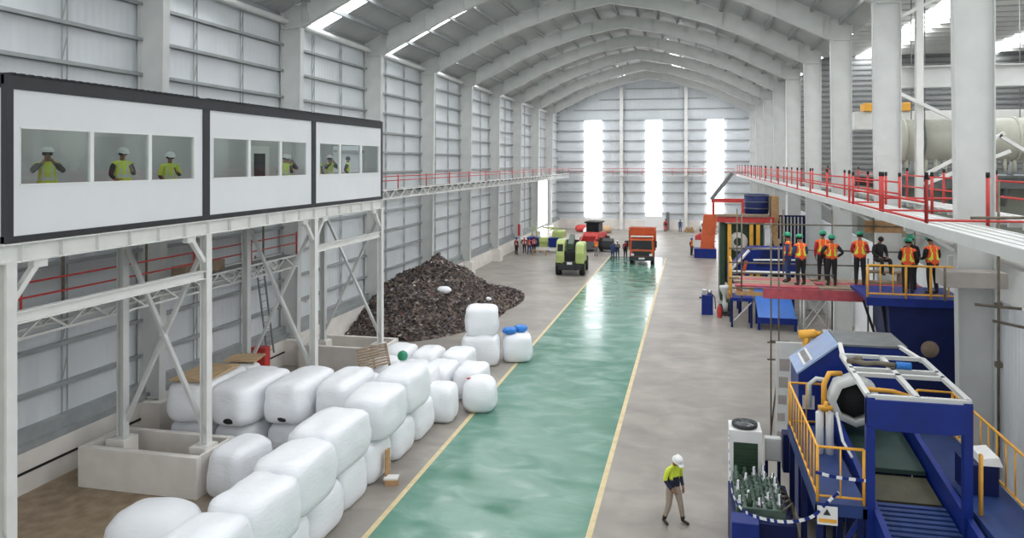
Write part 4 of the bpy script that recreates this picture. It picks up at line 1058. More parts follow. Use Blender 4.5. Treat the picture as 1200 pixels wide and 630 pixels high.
def rrail(p, q, hs=(.5, 1.0), ends=1.2, n_=1):
    b = MB()
    for h in hs: b.tube((p[0], p[1], 8.1 + h), (q[0], q[1], 8.1 + h), .035, 6)
    mk('handrail', b, 'red', cw_)
    for i in range(n_ + 1):
        x, y = p[0] + (q[0] - p[0]) * i / n_, p[1] + (q[1] - p[1]) * i / n_
        b = MB(); b.tube((x, y, 8.0), (x, y, 8.1 + ends), .045, 6); b.m = 1; b.tube((x, y, 8.1 + ends), (x, y, 8.1 + ends + .14), .05, 6); b.tube((x, y, 7.96), (x, y, 8.06), .07, 6); mk('rail_post', b, ['red', 'black'], cw_)
rrail((6.0, 20.5), (6.0, 100.5), (.06, .55), 1.15, 17); rrail((7.05, 27), (7.05, 100.5), (.5, .9), 1.1, 16)
rrail((6.0, 20.5), (8.9, 20.5), (.08,), 1.2, 2); rrail((6.0, 24.9), (8.9, 24.9), (.06, .45), 1.15, 2); rrail((5.95, 29.0), (7.1, 29.0), (.1, .5), 1.1, 1)
rrail((9.6, 16), (9.6, 60), (.5, 1.0), 1.2, 9)
b = MB(); b.tube((6.6, 19.2, 8.35), (9.2, 19.2, 8.4), .04, 6); mk('loose_tube', b, 'scaf', cw_)
for y in [22.32 + 9.15 * k for k in range(9)]:
    b = MB(); b.bar((7.25, y, 7.2), (6.1, y, 7.9), .1); b.box(5.95, 7.2, y - .08, y + .08, 7.72, 7.88); mk('bracket', b, 'steel', cw_)
# scaffold poles as a helper
def poles(t, name, segs, r=.03, m='scaf'):
    for p, q in segs:
        b = MB(); b.tube(p, q, r, 6); mk(name, b, m, t)
def rail(t, pts, z, h=1.1, step=.3, r=.025, toe=True, m='yellow'):
    """yellow guard rail along a polyline: top tube, low tube, corner posts and balusters, each a part"""
    P = [V((x, y, z)) for x, y in pts]
    b = MB(); b.path([p + V((0, 0, h)) for p in P], r * 1.2, 6); mk('top_rail', b, m, t)
    b = MB(); b.path([p + V((0, 0, .12)) for p in P], r, 6); mk('bottom_rail', b, m, t)
    for p in P: b = MB(); b.tube(p, p + V((0, 0, h)), r * 1.3, 6); mk('rail_post', b, m, t)
    for p, q in zip(P, P[1:]):
        n_ = int((q - p).length / step)
        for i in range(1, n_):
            k = p + (q - p) * i / n_; b = MB(); b.tube(k + V((0, 0, .12)), k + V((0, 0, h)), r * .75, 5); mk('baluster', b, m, t)

# --- near machine: blue infeed conveyor with gantry, cowl, side platforms
Mz = 2.9
t = thing('baling_machine', 'blue baling machine with grey framed gantry over its infeed conveyor', 'machine', (4.3, 17.5, 0))
for x, y in ((3.45, 15.3), (5.2, 15.3)):
    b = MB(); b.box(x - .08, x + .08, y - .08, y + .08, 0, 5.05); b.box(x - .16, x + .16, y - .16, y + .16, 0, .03); mk('gantry_post', b, 'blue', t)
b = MB(); b.prism([(3.37, 5.02), (5.28, 5.02), (5.28, 4.5), (4.95, 4.42), (3.7, 4.42), (3.37, 4.5)], 'Y', 15.2, 15.34); mk('front_beam', b, 'blue', t, bevel=.01)
for p, q in (((3.55, 18.4, 5.02), (3.8, 20.1, 4.93)), ((5.3, 18.4, 5.02), (5.25, 20.1, 4.93))): b = MB(); b.bar(p, q, .1, .08); mk('frame_stay', b, 'steel_w', t)
b = MB(); z = 5.06
for p, q in (((3.4, 15.3), (5.26, 15.3)), ((3.45, 17.25), (5.3, 17.25)), ((3.45, 16.85), (5.3, 16.85)), ((3.5, 18.4), (5.32, 18.4)), ((3.42, 15.3), (3.52, 18.4)), ((5.24, 15.3), (5.3, 18.4)), ((4.33, 15.3), (4.4, 18.4))):
    b.bar((p[0], p[1], z), (q[0], q[1], z), .11, .08)
mk('top_frame', b, 'steel', t)
b = MB(); b.path([(3.5, 17.6, 5.15), (3.8, 17.3, 5.18), (4.1, 17.45, 5.16), (4.5, 17.3, 5.17)], .06, 7); b.sphere((3.7, 17.5, 5.2), .11, 8, 6); mk('cable_bundle', b, 'scaf', t)
b = MB(); b.tube((4.45, 17.3, 5.18), (4.75, 17.28, 5.18), .08, 8); mk('blue_valve', b, 'bag_blue', t)
b = MB(); b.path([(3.55, 16.5, 4.85), (4.2, 16.6, 4.8), (4.9, 16.1, 4.72)], .05, 6)
for i in range(7): b.bar((4.45 + i * .09, 16.2, 4.76), (4.5 + i * .09, 16.2, 4.84), .05, .03)
mk('yellow_hose', b, 'yellow', t)
def bz(y): return 2.42 + (y - 14.2) * .11
b = MB(); b.m = 0; M['belt_g'] = mat('green_belt', (32, 56, 50), .6, 0, .15, 3); M['belt_o'] = mat('olive_belt', (68, 66, 48), .7, 0, .2, 3)
b.hexa([(3.7, 17.5, bz(17.5) - .1), (5.1, 17.5, bz(17.5) - .1), (5.1, 19.6, bz(19.6) - .1), (3.7, 19.6, bz(19.6) - .1), (3.7, 17.5, bz(17.5)), (5.1, 17.5, bz(17.5)), (5.1, 19.6, bz(19.6)), (3.7, 19.6, bz(19.6))])
mk('rear_belt', b, 'belt_g', t)
b = MB(); b.hexa([(3.7, 16.4, bz(16.4) - .25), (5.1, 16.4, bz(16.4) - .25), (5.1, 17.45, bz(17.45) - .25), (3.7, 17.45, bz(17.45) - .25), (3.7, 16.4, bz(16.4) - .12), (5.1, 16.4, bz(16.4) - .12), (5.1, 17.45, bz(17.45) - .12), (3.7, 17.45, bz(17.45) - .12)]); mk('middle_belt', b, 'belt_o', t)
for i in range(13):
    b = MB(); y = 14.1 + i * .17; b.box(3.68, 5.12, y, y + .125, bz(y) - .16, bz(y) - .08); mk('slat', b, 'blue_f', t)
b = MB(); b.box(3.66, 5.14, 14.0, 19.5, 2.0, 2.1); mk('bed_plate', b, 'blue_d', t)
for x, w_ in ((3.56, .12), (5.22, .12)):
    b = MB(); b.hexa([(x - w_ / 2, 14, 2.0), (x + w_ / 2, 14, 2.0), (x + w_ / 2, 19.5, 2.3), (x - w_ / 2, 19.5, 2.3), (x - w_ / 2, 14, 2.72), (x + w_ / 2, 14, 2.72), (x + w_ / 2, 19.5, 3.35), (x - w_ / 2, 19.5, 3.35)]); mk('side_plate', b, 'blue', t)
b = MB()
for y in (14.3, 16, 17.8, 19.3):
    for x in (3.56, 5.22): b.box(x - .07, x + .07, y - .07, y + .07, 0, 2.1)
mk('conveyor_leg', b, 'blue_d', t)
# drum inlet
b = MB(); b.lathe((3.95, 18.95, 3.78), [(.46, -.05), (.6, -.05), (.63, .1), (.63, .45), (.46, .45), (.46, -.05)], 8, 'Y', caps=False); dr = mk('inlet_ring', b, 'steel', t)
b = MB(); b.lathe((3.95, 19.2, 3.78), [(.01, 0), (.5, .01), (.5, .15), (.01, .2)], 8, 'Y'); mk('inlet_dark', b, 'black', dr)
# cowl
b = MB(); b.prism([(2.75, .3), (2.75, 4.1), (3.75, 4.9), (5.35, 4.9), (5.35, .3)], 'Y', 20.0, 21.5); cw = mk('cowl', b, 'blue', t, bevel=.03)
b = MB(); b.hexa([(2.72, 19.95, 4.1), (3.76, 19.95, 4.92), (3.76, 21.55, 4.92), (2.72, 21.55, 4.1), (2.70, 19.95, 4.14), (3.74, 19.95, 4.96), (3.74, 21.55, 4.96), (2.70, 21.55, 4.14)]); M['blue_l'] = mat('pale_blue_sheet', (150, 170, 205), .35, 0, .08, 2); mk('sloped_lid', b, 'blue_l', cw)
b = MB(); b.hexa([(3.76, 19.95, 4.91), (5.4, 19.95, 4.91), (5.4, 21.55, 4.91), (3.76, 21.55, 4.91), (3.76, 19.95, 4.96), (5.4, 19.95, 4.96), (5.4, 21.55, 4.96), (3.76, 21.55, 4.96)]); mk('top_lid', b, 'steel_d', cw)
def slope(u, y, off=.0): return (2.70 + 1.04 * u - .012, y, 4.14 + .82 * u + .012 + off)
b = MB(); b.quad(slope(.2, 20.1), slope(.2, 21.3), slope(.42, 21.3), slope(.42, 20.1)); ls = mk('label_strip', b, 'white', cw)
b = MB()
for i in range(9):
    y = 20.16 + i * .125; q = [slope(u, yy, .006) for u, yy in ((.25, y), (.25, y + .08), (.37, y + .08), (.37, y))]; b.quad(*q)
mk('dark_lettering', b, 'dark', ls)
b = MB(); b.tube((3.2, 21.75, 4.0), (3.2, 21.75, 4.8), .1, 8); b.tube((3.0, 21.75, 4.75), (3.45, 21.75, 4.8), .13, 9); b.tube((3.45, 21.75, 4.8), (3.6, 21.75, 4.8), .08, 9); mk('motor', b, 'yellow', t)
b = MB(); b.path([(2.95, 19.5, 3.4), (2.95, 19.5, 4.0), (3.12, 19.5, 4.15), (3.35, 19.5, 4.12)], .06, 8); mk('grey_pipe', b, 'steel', t)
b = MB(); b.path([(3.05, 18.0, 3.85), (3.05, 18.0, 4.45), (3.2, 18.2, 4.66), (3.5, 18.4, 4.62)], .065, 8); mk('yellow_pipe', b, 'yellow', t)
b = MB(); b.box(2.85, 3.15, 19.96, 20.0, 3.2, 3.55); mk('panel_plate', b, 'steel', cw)
# deck plates
for x0, x1, y0, y1, nm in ((2.42, 3.38, 15.2, 19.6, 0), (5.36, 6.35, 13.6, 19.6, 1)):
    b = MB(); b.box(x0, x1, y0, y1, Mz - .05, Mz); b.box(x0, x1, y0, y0 + .08, Mz - .25, Mz - .05); b.box(x0, x0 + .08, y0, y1, Mz - .25, Mz - .05); b.box(x1 - .08, x1, y0, y1, Mz - .25, Mz - .05); mk('side_deck', b, 'blue_f', t)
    for x in (x0 + .1, x1 - .1):
        for y in (y0 + .15, (y0 + y1) / 2, y1 - .15): b = MB(); b.box(x - .06, x + .06, y - .06, y + .06, 0, Mz - .25); mk('deck_leg', b, 'blue_d', t)
    b = MB(); b.bar((x0 + .1, y0 + .15, 1.2), (x1 - .1, y0 + .15, 2.6), .08); mk('deck_brace', b, 'blue', t)
rail(t, [(3.33, 15.25), (2.46, 15.25), (2.46, 19.5), (3.3, 19.55)], Mz, 1.1, .42)
rail(t, [(5.45, 15.35), (5.45, 15.3)], Mz, 1.15, 1)
rail(t, [(6.3, 14.2), (6.3, 19.5), (5.5, 19.55)], Mz, 1.1, .42)
b = MB(); b.box(5.5, 6.1, 16.2, 16.9, Mz, Mz + .62); bx = mk('tool_box', b, 'blue_d', t, bevel=.015)
b = MB(); b.hexa([(5.75, 16.15, Mz + .63), (6.15, 16.15, Mz + .63), (6.15, 16.95, Mz + .63), (5.75, 16.95, Mz + .63), (5.8, 16.2, Mz + .75), (6.1, 16.2, Mz + .8), (6.1, 16.9, Mz + .8), (5.8, 16.9, Mz + .75)]); mk('white_lid', b, 'white', bx)
for x in (2.92, 3.14):
    b = MB(); b.lathe((x, 17.8, Mz), [(.09, 0), (.09, .95), (.03, 1.0)], 12); mk('white_cylinder', b, 'white', t)
b = MB(); b.tube((2.88, 17.75, 3.98), (3.2, 17.75, 3.98), .06, 8); b.tube((3.05, 17.75, 3.9), (3.05, 17.75, 4.12), .05, 8); mk('yellow_valve', b, 'yellow', t)
b = MB(); b.path([(3.28, 17.7, 3.9), (3.33, 17.3, 3.4), (3.45, 16.9, 3.2)], .035, 6); mk('white_hose', b, 'white', t)
b = MB(); b.m = 0; b.box(2.44, 2.82, 15.13, 15.16, 2.5, 2.86); b.m = 1; b.box(2.46, 2.8, 15.12, 15.13, 2.55, 2.62); mk('hanging_sign', b, ['white', 'yellow'], t)
b = MB(); b.prism([(2.55, 2.70), (2.62, 2.82), (2.69, 2.70)], 'Y', 15.115, 15.13); mk('sign_mark', b, 'dark', t)

# --- hydraulic power unit, cooler, electric box
t = thing('power_unit', 'blue hydraulic power unit topped with metal valves beside the yellow railing', 'power unit', (1.6, 17.7, 0))
b = MB(); b.box(.9, 2.3, 16.9, 19.0, .12, 1.55); mk('oil_tank', b, 'blue_d', t, bevel=.02)
b = MB(); b.box(.86, 1.45, 16.4, 16.9, .1, 1.75); mk('pump_cabinet', b, 'blue', t, bevel=.02)
M['manifold'] = mat('manifold_green', (92, 112, 100), .35, .4, .2, 6)
b = MB(); b.box(1.0, 2.1, 17.1, 18.9, 1.55, 1.78); mk('manifold_block', b, 'manifold', t, bevel=.02)
rnd = random.Random(4)
for i in range(6):
    for j in range(5):
        x, y = 1.08 + j * .22, 17.2 + i * .3; h = rnd.uniform(.16, .34)
        b = MB(); b.lathe((x, y, 1.78), [(.07, 0), (.07, h * .5), (.045, h * .55), (.045, h), (.02, h + .02)], 8); b.bar((x - .08, y, 1.78 + h * .4), (x + .08, y, 1.78 + h * .4), .05); mk('valve', b, ['chrome', 'manifold', 'green_d'][rnd.choice((0, 0, 1, 2))], t)
for i in range(5):
    b = MB(); y = 17.0 + i * .38; b.path([(2.0, y, 1.8), (2.2, y + .05, 2.0 - .1 * i), (2.34, y + .1, 1.2), (2.36, y + .3, .4)], .035, 6); mk('hose', b, 'scaf', t)
b = MB(); b.lathe((1.8, 16.55, 0), [(.2, 0), (.2, .5), (.14, .62), (.14, .9)], 10); mk('electric_motor', b, 'dark', t)
t = thing('oil_cooler', 'white air cooler with round fan on top behind the valves', 'cooler', (1.35, 19.6, 0))
b = MB(); b.box(.97, 1.74, 19.3, 19.95, 0, .95); mk('stand', b, 'blue_d', t)
b = MB(); b.box(.95, 1.05, 19.25, 20.0, .95, 2.75); b.box(1.66, 1.76, 19.25, 20.0, .95, 2.75); b.box(1.05, 1.66, 19.25, 20.0, 2.45, 2.75); b.box(1.05, 1.66, 19.25, 20.0, .95, 1.05); b.box(1.05, 1.66, 19.9, 20.0, 1.05, 2.45); mk('housing', b, 'white', t)
b = MB(); b.box(1.05, 1.66, 19.27, 19.33, 1.05, 2.45)
for i in range(14): b.box(1.06, 1.65, 19.24, 19.28, 1.1 + i * .095, 1.13 + i * .095)
mk('radiator', b, 'green_d', t)
b = MB(); b.lathe((1.355, 19.62, 2.75), [(.3, 0), (.33, .02), (.33, .1), (.29, .1), (.29, .0)], 20, caps=False); fr = mk('fan_ring', b, 'dark', t)
b = MB()
for k in range(5):
    a = 2 * PI * k / 5; c, s_ = math.cos(a), math.sin(a); b.hexa([(1.355 + c * .05 - s_ * .03, 19.62 + s_ * .05 + c * .03, 2.76), (1.355 + c * .27 - s_ * .08, 19.62 + s_ * .27 + c * .08, 2.76), (1.355 + c * .27 + s_ * .08, 19.62 + s_ * .27 - c * .08, 2.80), (1.355 + c * .05 + s_ * .03, 19.62 + s_ * .05 - c * .03, 2.80)] + [(1.355 + c * .05 - s_ * .03, 19.62 + s_ * .05 + c * .03, 2.77), (1.355 + c * .27 - s_ * .08, 19.62 + s_ * .27 + c * .08, 2.77), (1.355 + c * .27 + s_ * .08, 19.62 + s_ * .27 - c * .08, 2.81), (1.355 + c * .05 + s_ * .03, 19.62 + s_ * .05 - c * .03, 2.81)])
b.lathe((1.355, 19.62, 2.76), [(.06, 0), (.06, .07), (.02, .08)], 10); mk('fan', b, 'steel_d', fr)
b = MB()
for r_ in (.1, .17, .24): b.path([(1.355 + r_ * math.cos(q * PI / 10), 19.62 + r_ * math.sin(q * PI / 10), 2.86) for q in range(21)], .006, 4)
for q in range(6): b.bar((1.355, 19.62, 2.86), (1.355 + .32 * math.cos(q * PI / 3), 19.62 + .32 * math.sin(q * PI / 3), 2.86), .012)
mk('fan_guard', b, 'steel_d', fr)
t = thing('electric_box', 'pale grey electric box on blue posts behind the valve unit', 'electric box', (2.1, 20.05, 0))
b = MB(); b.box(1.9, 2.32, 19.95, 20.2, 1.75, 2.35); bx = mk('box_body', b, 'steel', t, bevel=.02); b = MB(); b.box(1.94, 2.28, 19.935, 19.95, 1.8, 2.3); mk('box_door', b, 'steel_w', bx)
for x in (1.95, 2.27): b = MB(); b.box(x - .04, x + .04, 20.05, 20.15, 0, 1.75); mk('leg', b, 'blue_d', t)
b = MB(); b.box(2.36, 2.6, 19.9, 20.3, 1.5, 2.5); mk('side_housing', b, 'blue_d', t)
# barrier tape: blue and white
def tape(pts, lab):
    P = [V(p) for p in pts]; out = []
    n_ = len(P)
    def cr(i, f):
        a, b_, c, d = P[max(i - 1, 0)], P[i], P[min(i + 1, n_ - 1)], P[min(i + 2, n_ - 1)]
        return .5 * ((2 * b_) + (c - a) * f + (2 * a - 5 * b_ + 4 * c - d) * f * f + (3 * b_ - a - 3 * c + d) * f ** 3)
    for i in range(n_ - 1):
        for q in range(10): out.append(cr(i, q / 10))
    out.append(P[-1]); b = MB(); acc = 0
    for p, q in zip(out, out[1:]):
        acc += (q - p).length; b.m = int(acc / .13) % 2; b.bar(p, q, .012, .06)
    mk('barrier_tape', b, ['blue', 'white'], None, lab, 'tape', 'barrier tapes')
tape([(.93, 19.25, 2.6), (.88, 17.8, 2.35), (.92, 16.9, 2.1), (1.2, 16.35, 2.0), (1.8, 15.6, 2.25), (2.3, 15.15, 2.6), (2.62, 15.12, 2.95), (2.85, 15.18, 3.15)], 'sagging blue and white barrier tape from the cooler around the valve unit')
tape([(2.42, 15.2, 3.5), (2.8, 15.16, 3.45), (3.35, 15.19, 3.42)], 'short blue and white barrier tape tied across the front yellow railing')

# --- big blue hopper behind the column, deck with yellow rail
t = thing('blue_hopper', 'huge dark blue hopper with a yellow railed deck left of the big column', 'hopper', (7, 25, 0))
b = MB(); b.prism([(5.95, 5.35), (8.2, 5.35), (8.2, 2.0), (6.5, 2.0), (6.05, 4.2)], 'Y', 24.1, 26.2); mk('hopper_body', b, 'blue_d', t, bevel=.02)
b = MB(); b.box(5.3, 8.2, 23.95, 26.3, 5.4, 5.5); b.box(5.3, 8.2, 23.95, 24.05, 5.25, 5.4); mk('deck', b, 'blue', t)
b = MB(); b.lathe((7.15, 24.08, 3.95), [(.02, 0), (.26, 0), (.26, .03), (.02, .05)], 18, 'Y'); mk('round_plaque', b, 'plank', t)
rail(t, [(5.35, 24.0), (6.45, 24.0), (7.15, 24.0), (8.15, 24.0)], 5.5, 1.0, .36, .03)
for x in (6.6, 8.1):
    for y in (24.3, 26.0): b = MB(); b.box(x - .08, x + .08, y - .08, y + .08, 0, 2.05); mk('leg', b, 'blue_d', t)
for x0, x1 in ((5.35, 6.05), (5.9, 6.2)):
    b = MB(); b.bar((x0, 24.6, 5.3), (x1, 24.6, 3.1), .07, .07); mk('black_strut', b, 'black', t)
# --- timber baulk laid past the column
b = MB(); b.box(6.72, 8.28, 21.4, 22.17, 6.3, 6.72); mk('concrete_lintel', b, 'concrete_d', None, 'grey rectangular block laid across in front of the big column, high up', 'block', bevel=.01)
b = MB(); b.box(2.72, 3.95, 24.9, 25.0, 0, 3.75); b.m = 1
for i in range(5): b.box(2.75 + i * .02, 2.95 + i * .05, 24.885, 24.9, .6 + i * .55, .8 + i * .6)
mk('hoarding_panel', b, ['steel_w', 'concrete_d'], None, 'tall pale grey hoarding panel with smears behind the blue cowl', 'panel', bevel=.005)

# --- scaffold deck with the crew
t = thing('scaffold_tower', 'tube scaffold with a red edged plank deck carrying the crew', 'scaffold', (4.2, 27.4, 0))
for i, y in enumerate((26.45, 26.9, 27.35, 27.8, 28.25)):
    for (x0, x1) in ((1.5, 4.3), (4.33, 7.9)):
        b = MB(); b.box(x0 + (i % 2) * .25, x1, y, y + .4, Z5 - .06, Z5); mk('deck_plank', b, 'plank_r' if (i + (x0 > 3)) % 3 == 0 else 'plank', t)
b = MB(); b.box(2.45, 7.3, 26.36, 26.41, Z5 - .42, Z5 - .06); mk('edge_board', b, 'plank_r', t)
b = MB(); b.box(1.5, 2.44, 26.36, 26.41, Z5 - .35, Z5 - .2); mk('edge_board', b, 'wood', t)
poles(t, 'ledger', [((1.4, y, z), (8.1, y, z)) for y in (26.42, 28.68) for z in (Z5 - .1, Z5 + .55, Z5 + 1.1)][0:1] + [((1.4, 28.68, z), (8.1, 28.68, z)) for z in (Z5 - .1, Z5 + .5, Z5 + 1.05, Z5 + 2.0)] + [((1.4, 26.42, Z5 + .45), (4.8, 26.42, Z5 + .45))])
poles(t, 'standard', [((x, 26.42, 0), (x, 26.42, zt)) for x, zt in ((2.72, 7.7), (2.98, 7.0), (5.9, 6.4))] + [((x, 28.68, 0), (x, 28.68, 7.9)) for x in (5.15, 6.6, 8.0)] + [((x, 28.68, Z5 - .5), (x, 28.68, 7.9)) for x in (1.7, 3.4)] + [((1.72, 26.42, Z5 - .6), (1.72, 26.42, 7.9))])
poles(t, 'diagonal', [((2.72, 26.4, .2), (2.98, 26.4, 2.7)), ((2.7, 26.45, 3.4), (3.6, 28.6, 2.9))])
poles(t, 'transom', [((x, 26.3, Z5 - .12), (x, 28.8, Z5 - .12)) for x in (1.7, 2.98, 4.3, 5.9, 7.6)])
poles(t, 'ledger', [((2.6, 26.46, 3.35), (6.3, 26.46, 3.35)), ((2.6, 26.46, 2.75), (5.2, 26.46, 2.75))])
b = MB(); b.box(6.3, 7.7, 28.72, 28.76, Z5 + 1.75, Z5 + 2.2); mk('brown_board', b, 'wood', t)
b = MB(); b.box(6.1, 7.4, 27.75, 28.2, Z5 + .38, Z5 + .44); mk('seat_plank', b, 'plank', t)
for x in (6.2, 7.3): b = MB(); b.box(x - .05, x + .05, 27.8, 28.15, Z5, Z5 + .38); mk('plank_block', b, 'plank', t)
# --- blue trough and press behind the scaffold
def K(pts, k): return [(x * k, 9.7 - (9.7 - z) * k) for x, z in pts]
k_ = 46.5 / 38.0
t = thing('feed_trough', 'blue feed trough with a white edge pipe behind the scaffold deck', 'machine', (4.2, 48, 0))
b = MB(); b.prism(K([(1.9, 4.0), (2.7, 5.0), (3.0, 5.2), (5.2, 5.2), (5.5, 4.6), (5.4, 4.0)], k_), 'Y', 47.4, 49.5); mk('trough_body', b, 'blue', t, bevel=.03)
def k3(x, z): q = K([(x, z)], k_)[0]; return (q[0], 47.25, q[1])
b = MB()
for p, q, r_ in (((1.9, 4.0), (5.5, 4.02), .11), ((2.0, 4.1), (2.9, 5.15), .09), ((3.1, 4.65), (5.2, 4.7), .06), ((3.0, 5.22), (5.2, 5.25), .06)): b.tube(k3(*p), k3(*q), r_, 10)
mk('edge_pipe', b, 'white', t)
b = MB(); b.prism(K([(3.2, 4.3), (3.6, 5.1), (5.0, 5.1), (4.7, 4.3)], k_), 'Y', 47.33, 47.4); mk('inner_panel', b, 'blue_d', t)
for x in (3.0, 4.6, 6.2):
    for y in (47.6, 49.3): b = MB(); b.box(x - .1, x + .1, y - .1, y + .1, 0, 2.75); mk('leg', b, 'blue_d', t)
b = MB(); b.bar(k3(2.35, 2.9), k3(2.75, 4.6), .18); mk('copper_bracket', b, 'orange', t)
t = thing('press_frame', 'dark green press with a pale round flange, beyond the blue trough', 'press', (3.8, 53.5, 0))
k2 = 52.0 / 46.0
def q2(x, z): return K([(x, z)], k2)[0]
def bx2(b, x0, x1, y0, y1, z0, z1): (a, c), (d, e) = q2(x0, z0), q2(x1, z1); b.box(a, d, y0, y1, max(c, 0), e)
b = MB(); bx2(b, 1.7, 2.0, 52, 55, 0, 6.3); bx2(b, 3.9, 4.3, 52, 55, 0, 6.0); bx2(b, 2.0, 3.9, 52.3, 55, 2.2, 5.9); mk('press_body', b, 'green_d', t, bevel=.02)
b = MB(); fx, fz = q2(2.8, 4.75); b.lathe((fx, 52.3, fz), [(.3, -.15), (.62, -.15), (.68, -.05), (.68, .0), (.3, .0), (.3, -.15)], 16, 'Y', caps=False); fl = mk('flange', b, 'steel_w', t)
b = MB(); bx2(b, 1.5, 4.9, 51.6, 51.9, 6.0, 6.35); mk('red_beam', b, 'red', t)
b = MB(); bx2(b, 1.5, 4.6, 51.5, 52.2, 6.35, 6.5); mk('top_plank', b, 'plank', t)
for x in (2.15, 3.45, 3.85): b = MB(); bx2(b, x, x + .22, 51.7, 52.0, 0, 5.9); mk('yellow_column', b, 'yellow', t)
b = MB(); b.prism([q2(4.35, 2.6), q2(4.35, 5.6), q2(4.75, 5.6), q2(5.2, 2.6)], 'Y', 52, 52.4); mk('white_chute', b, 'white', t)
b = MB(); bx2(b, 2.1, 3.8, 51.9, 52.3, 2.2, 3.5); mk('blue_base', b, 'blue', t)
b = MB(); bx2(b, 4.75, 5.2, 52.0, 53.4, 6.1, 7.6); bx2(b, 4.8, 5.15, 52, 53.4, 0, 6.1); mk('brown_crate', b, 'wood', t)
tx, tz = q2(3.95, 6.9)
b = MB(); b.lathe((tx, 53.0, tz), [(.05, -.85), (.5, -.82), (.8, -.45), (.84, -.2), (.84, .9), (.05, .95)], 16); tk = mk('tank', b, 'blue_d', t)
for z in (tz - .1, tz + .35, tz + .8): b = MB(); b.lathe((tx, 53.0, z), [(.85, 0), (.88, 0), (.88, .05), (.85, .05)], 16, caps=False); mk('tank_hoop', b, 'steel_d', tk)
b = MB()
for x in (tx - .5, tx + .5):
    for y in (52.6, 53.5): b.box(x - .05, x + .05, y - .05, y + .05, 5.3, tz - .3)
mk('cradle', b, 'steel_d', t)
t = thing('blue_slat_frame', 'blue frame of upright slats on the machine below the right walkway', 'frame', (7.0, 53, 0))
b = MB(); x0, z0 = q2(5.25, 3.6); x1, z1 = q2(6.9, 6.4); x1 = min(x1, 8.0); b.box(x0, x1, 53.0, 53.2, z0, z0 + .3); b.box(x0, x1, 53.0, 53.2, z1 - .2, z1); b.box(x0, x1, 53.15, 53.2, z0 + .3, z1 - .2); mk('panel', b, 'blue_d', t)
for i in range(7): b = MB(); x = x0 + .1 + i * (x1 - x0 - .2) / 7; b.box(x, x + .1, 52.9, 53.0, z0 + 1.2, z1 - .1); mk('slat', b, 'steel', t)
for x in (x0 + .1, x1 - .3): b = MB(); b.box(x, x + .2, 53.0, 53.2, 0, z0); mk('leg', b, 'blue_d', t)
# orange chute far right
t = thing('orange_chute', 'tall orange steel chute standing upright on a blue base', 'chute', (1.5, 75, 0))
b = MB(); b.hexa([(.75, 74.6, .3), (2.1, 74.6, .3), (2.1, 75.6, .3), (.75, 75.6, .3), (1.15, 74.9, 4.4), (2.5, 74.9, 4.4), (2.5, 75.6, 4.4), (1.15, 75.6, 4.4)])
for q in range(5): b.box(.95 + .08 * q, 2.3 + .08 * q, 74.62 + .06 * q, 74.7 + .06 * q, .9 + .75 * q, 1.0 + .75 * q)
mk('chute_body', b, 'orange', t, bevel=.03)
b = MB(); b.box(.2, 2.4, 74.4, 76, 0, .95); mk('blue_base', b, 'blue', t, bevel=.02)
b = MB(); b.prism([(.3, 1.8), (.3, 2.2), (.9, 2.5), (.9, 1.8)], 'Y', 74.7, 75.8); mk('red_hood', b, 'red', t)
b = MB(); b.box(1.9, 5.2, 75.2, 75.6, 5.6, 6.0); b.box(2.0, 2.25, 75.2, 75.6, 0, 5.6); b.box(4.9, 5.2, 75.2, 75.6, 0, 5.6); mk('red_gantry', b, 'red', t)
b = MB(); b.bar((1.9, 75.3, 5.9), (4.0, 75.9, 8.6), .35); mk('grey_conveyor_arm', b, 'steel_d', t)
t = thing('yellow_machine', 'cluttered machine with yellow legs and grey hood behind the orange chute', 'machine', (3.6, 66, 0))
b = MB(); b.box(2.6, 5.4, 65, 67.5, 1.0, 3.0); b.prism([(2.6, 3.0), (3.0, 4.3), (4.8, 4.3), (5.4, 3.0)], 'Y', 65.2, 67.3); mk('hood', b, 'steel', t, bevel=.03)
for x in (2.7, 5.2):
    for y in (65.2, 67.2): b = MB(); b.box(x - .12, x + .12, y - .12, y + .12, 0, 1.0); mk('leg', b, 'yellow', t)
b = MB(); b.box(2.5, 5.5, 64.7, 65.0, 1.9, 2.3); mk('blue_band', b, 'blue', t)
# --- blue table, props, low things on the floor
t = thing('conveyor_table', 'sloped bright blue table on legs on the floor below the scaffold', 'table', (4.6, 44.5, 0))
b = MB(); b.hexa([(3.75, 43.2, .62), (5.85, 43.2, .62), (5.85, 47, 1.9), (3.75, 47, 1.9), (3.75, 43.2, .72), (5.85, 43.2, .72), (5.85, 47, 2.0), (3.75, 47, 2.0)]); M['blue_t'] = mat('table_blue', (52, 108, 190), .4, 0, .08, 2); mk('table_top', b, 'blue_t', t)
b = MB(); b.box(3.7, 5.9, 43.12, 43.2, .4, .75); mk('front_skirt', b, 'blue', t)
for x in (3.8, 5.8):
    for y, h in ((43.3, .6), (45.0, 1.2)): b = MB(); b.box(x - .07, x + .07, y - .07, y + .07, 0, h); mk('leg', b, 'blue', t)
t = thing('blue_deck_stage', 'small blue stage with yellow guard post at its corner left of the blue table', 'stage', (2.8, 46, 0))
b = MB(); b.box(2.2, 3.5, 43.6, 45.2, 1.55, 1.75); mk('stage_deck', b, 'blue', t)
for x in (2.3, 3.4):
    for y in (43.7, 45.1): b = MB(); b.box(x - .06, x + .06, y - .06, y + .06, 0, 1.55); mk('leg', b, 'blue_d', t)
rail(t, [(2.25, 43.65), (2.25, 45.1)], 1.75, 2.2, .7, .05)
b = MB(); b.bar((2.4, 43.65, .4), (3.4, 43.65, 1.5), .06); mk('brace', b, 'steel', t)
t = thing('prop_trestle', 'grey steel trestle with cross braces beneath the scaffold beside the white wall', 'trestle', (6.7, 42.8, 0))
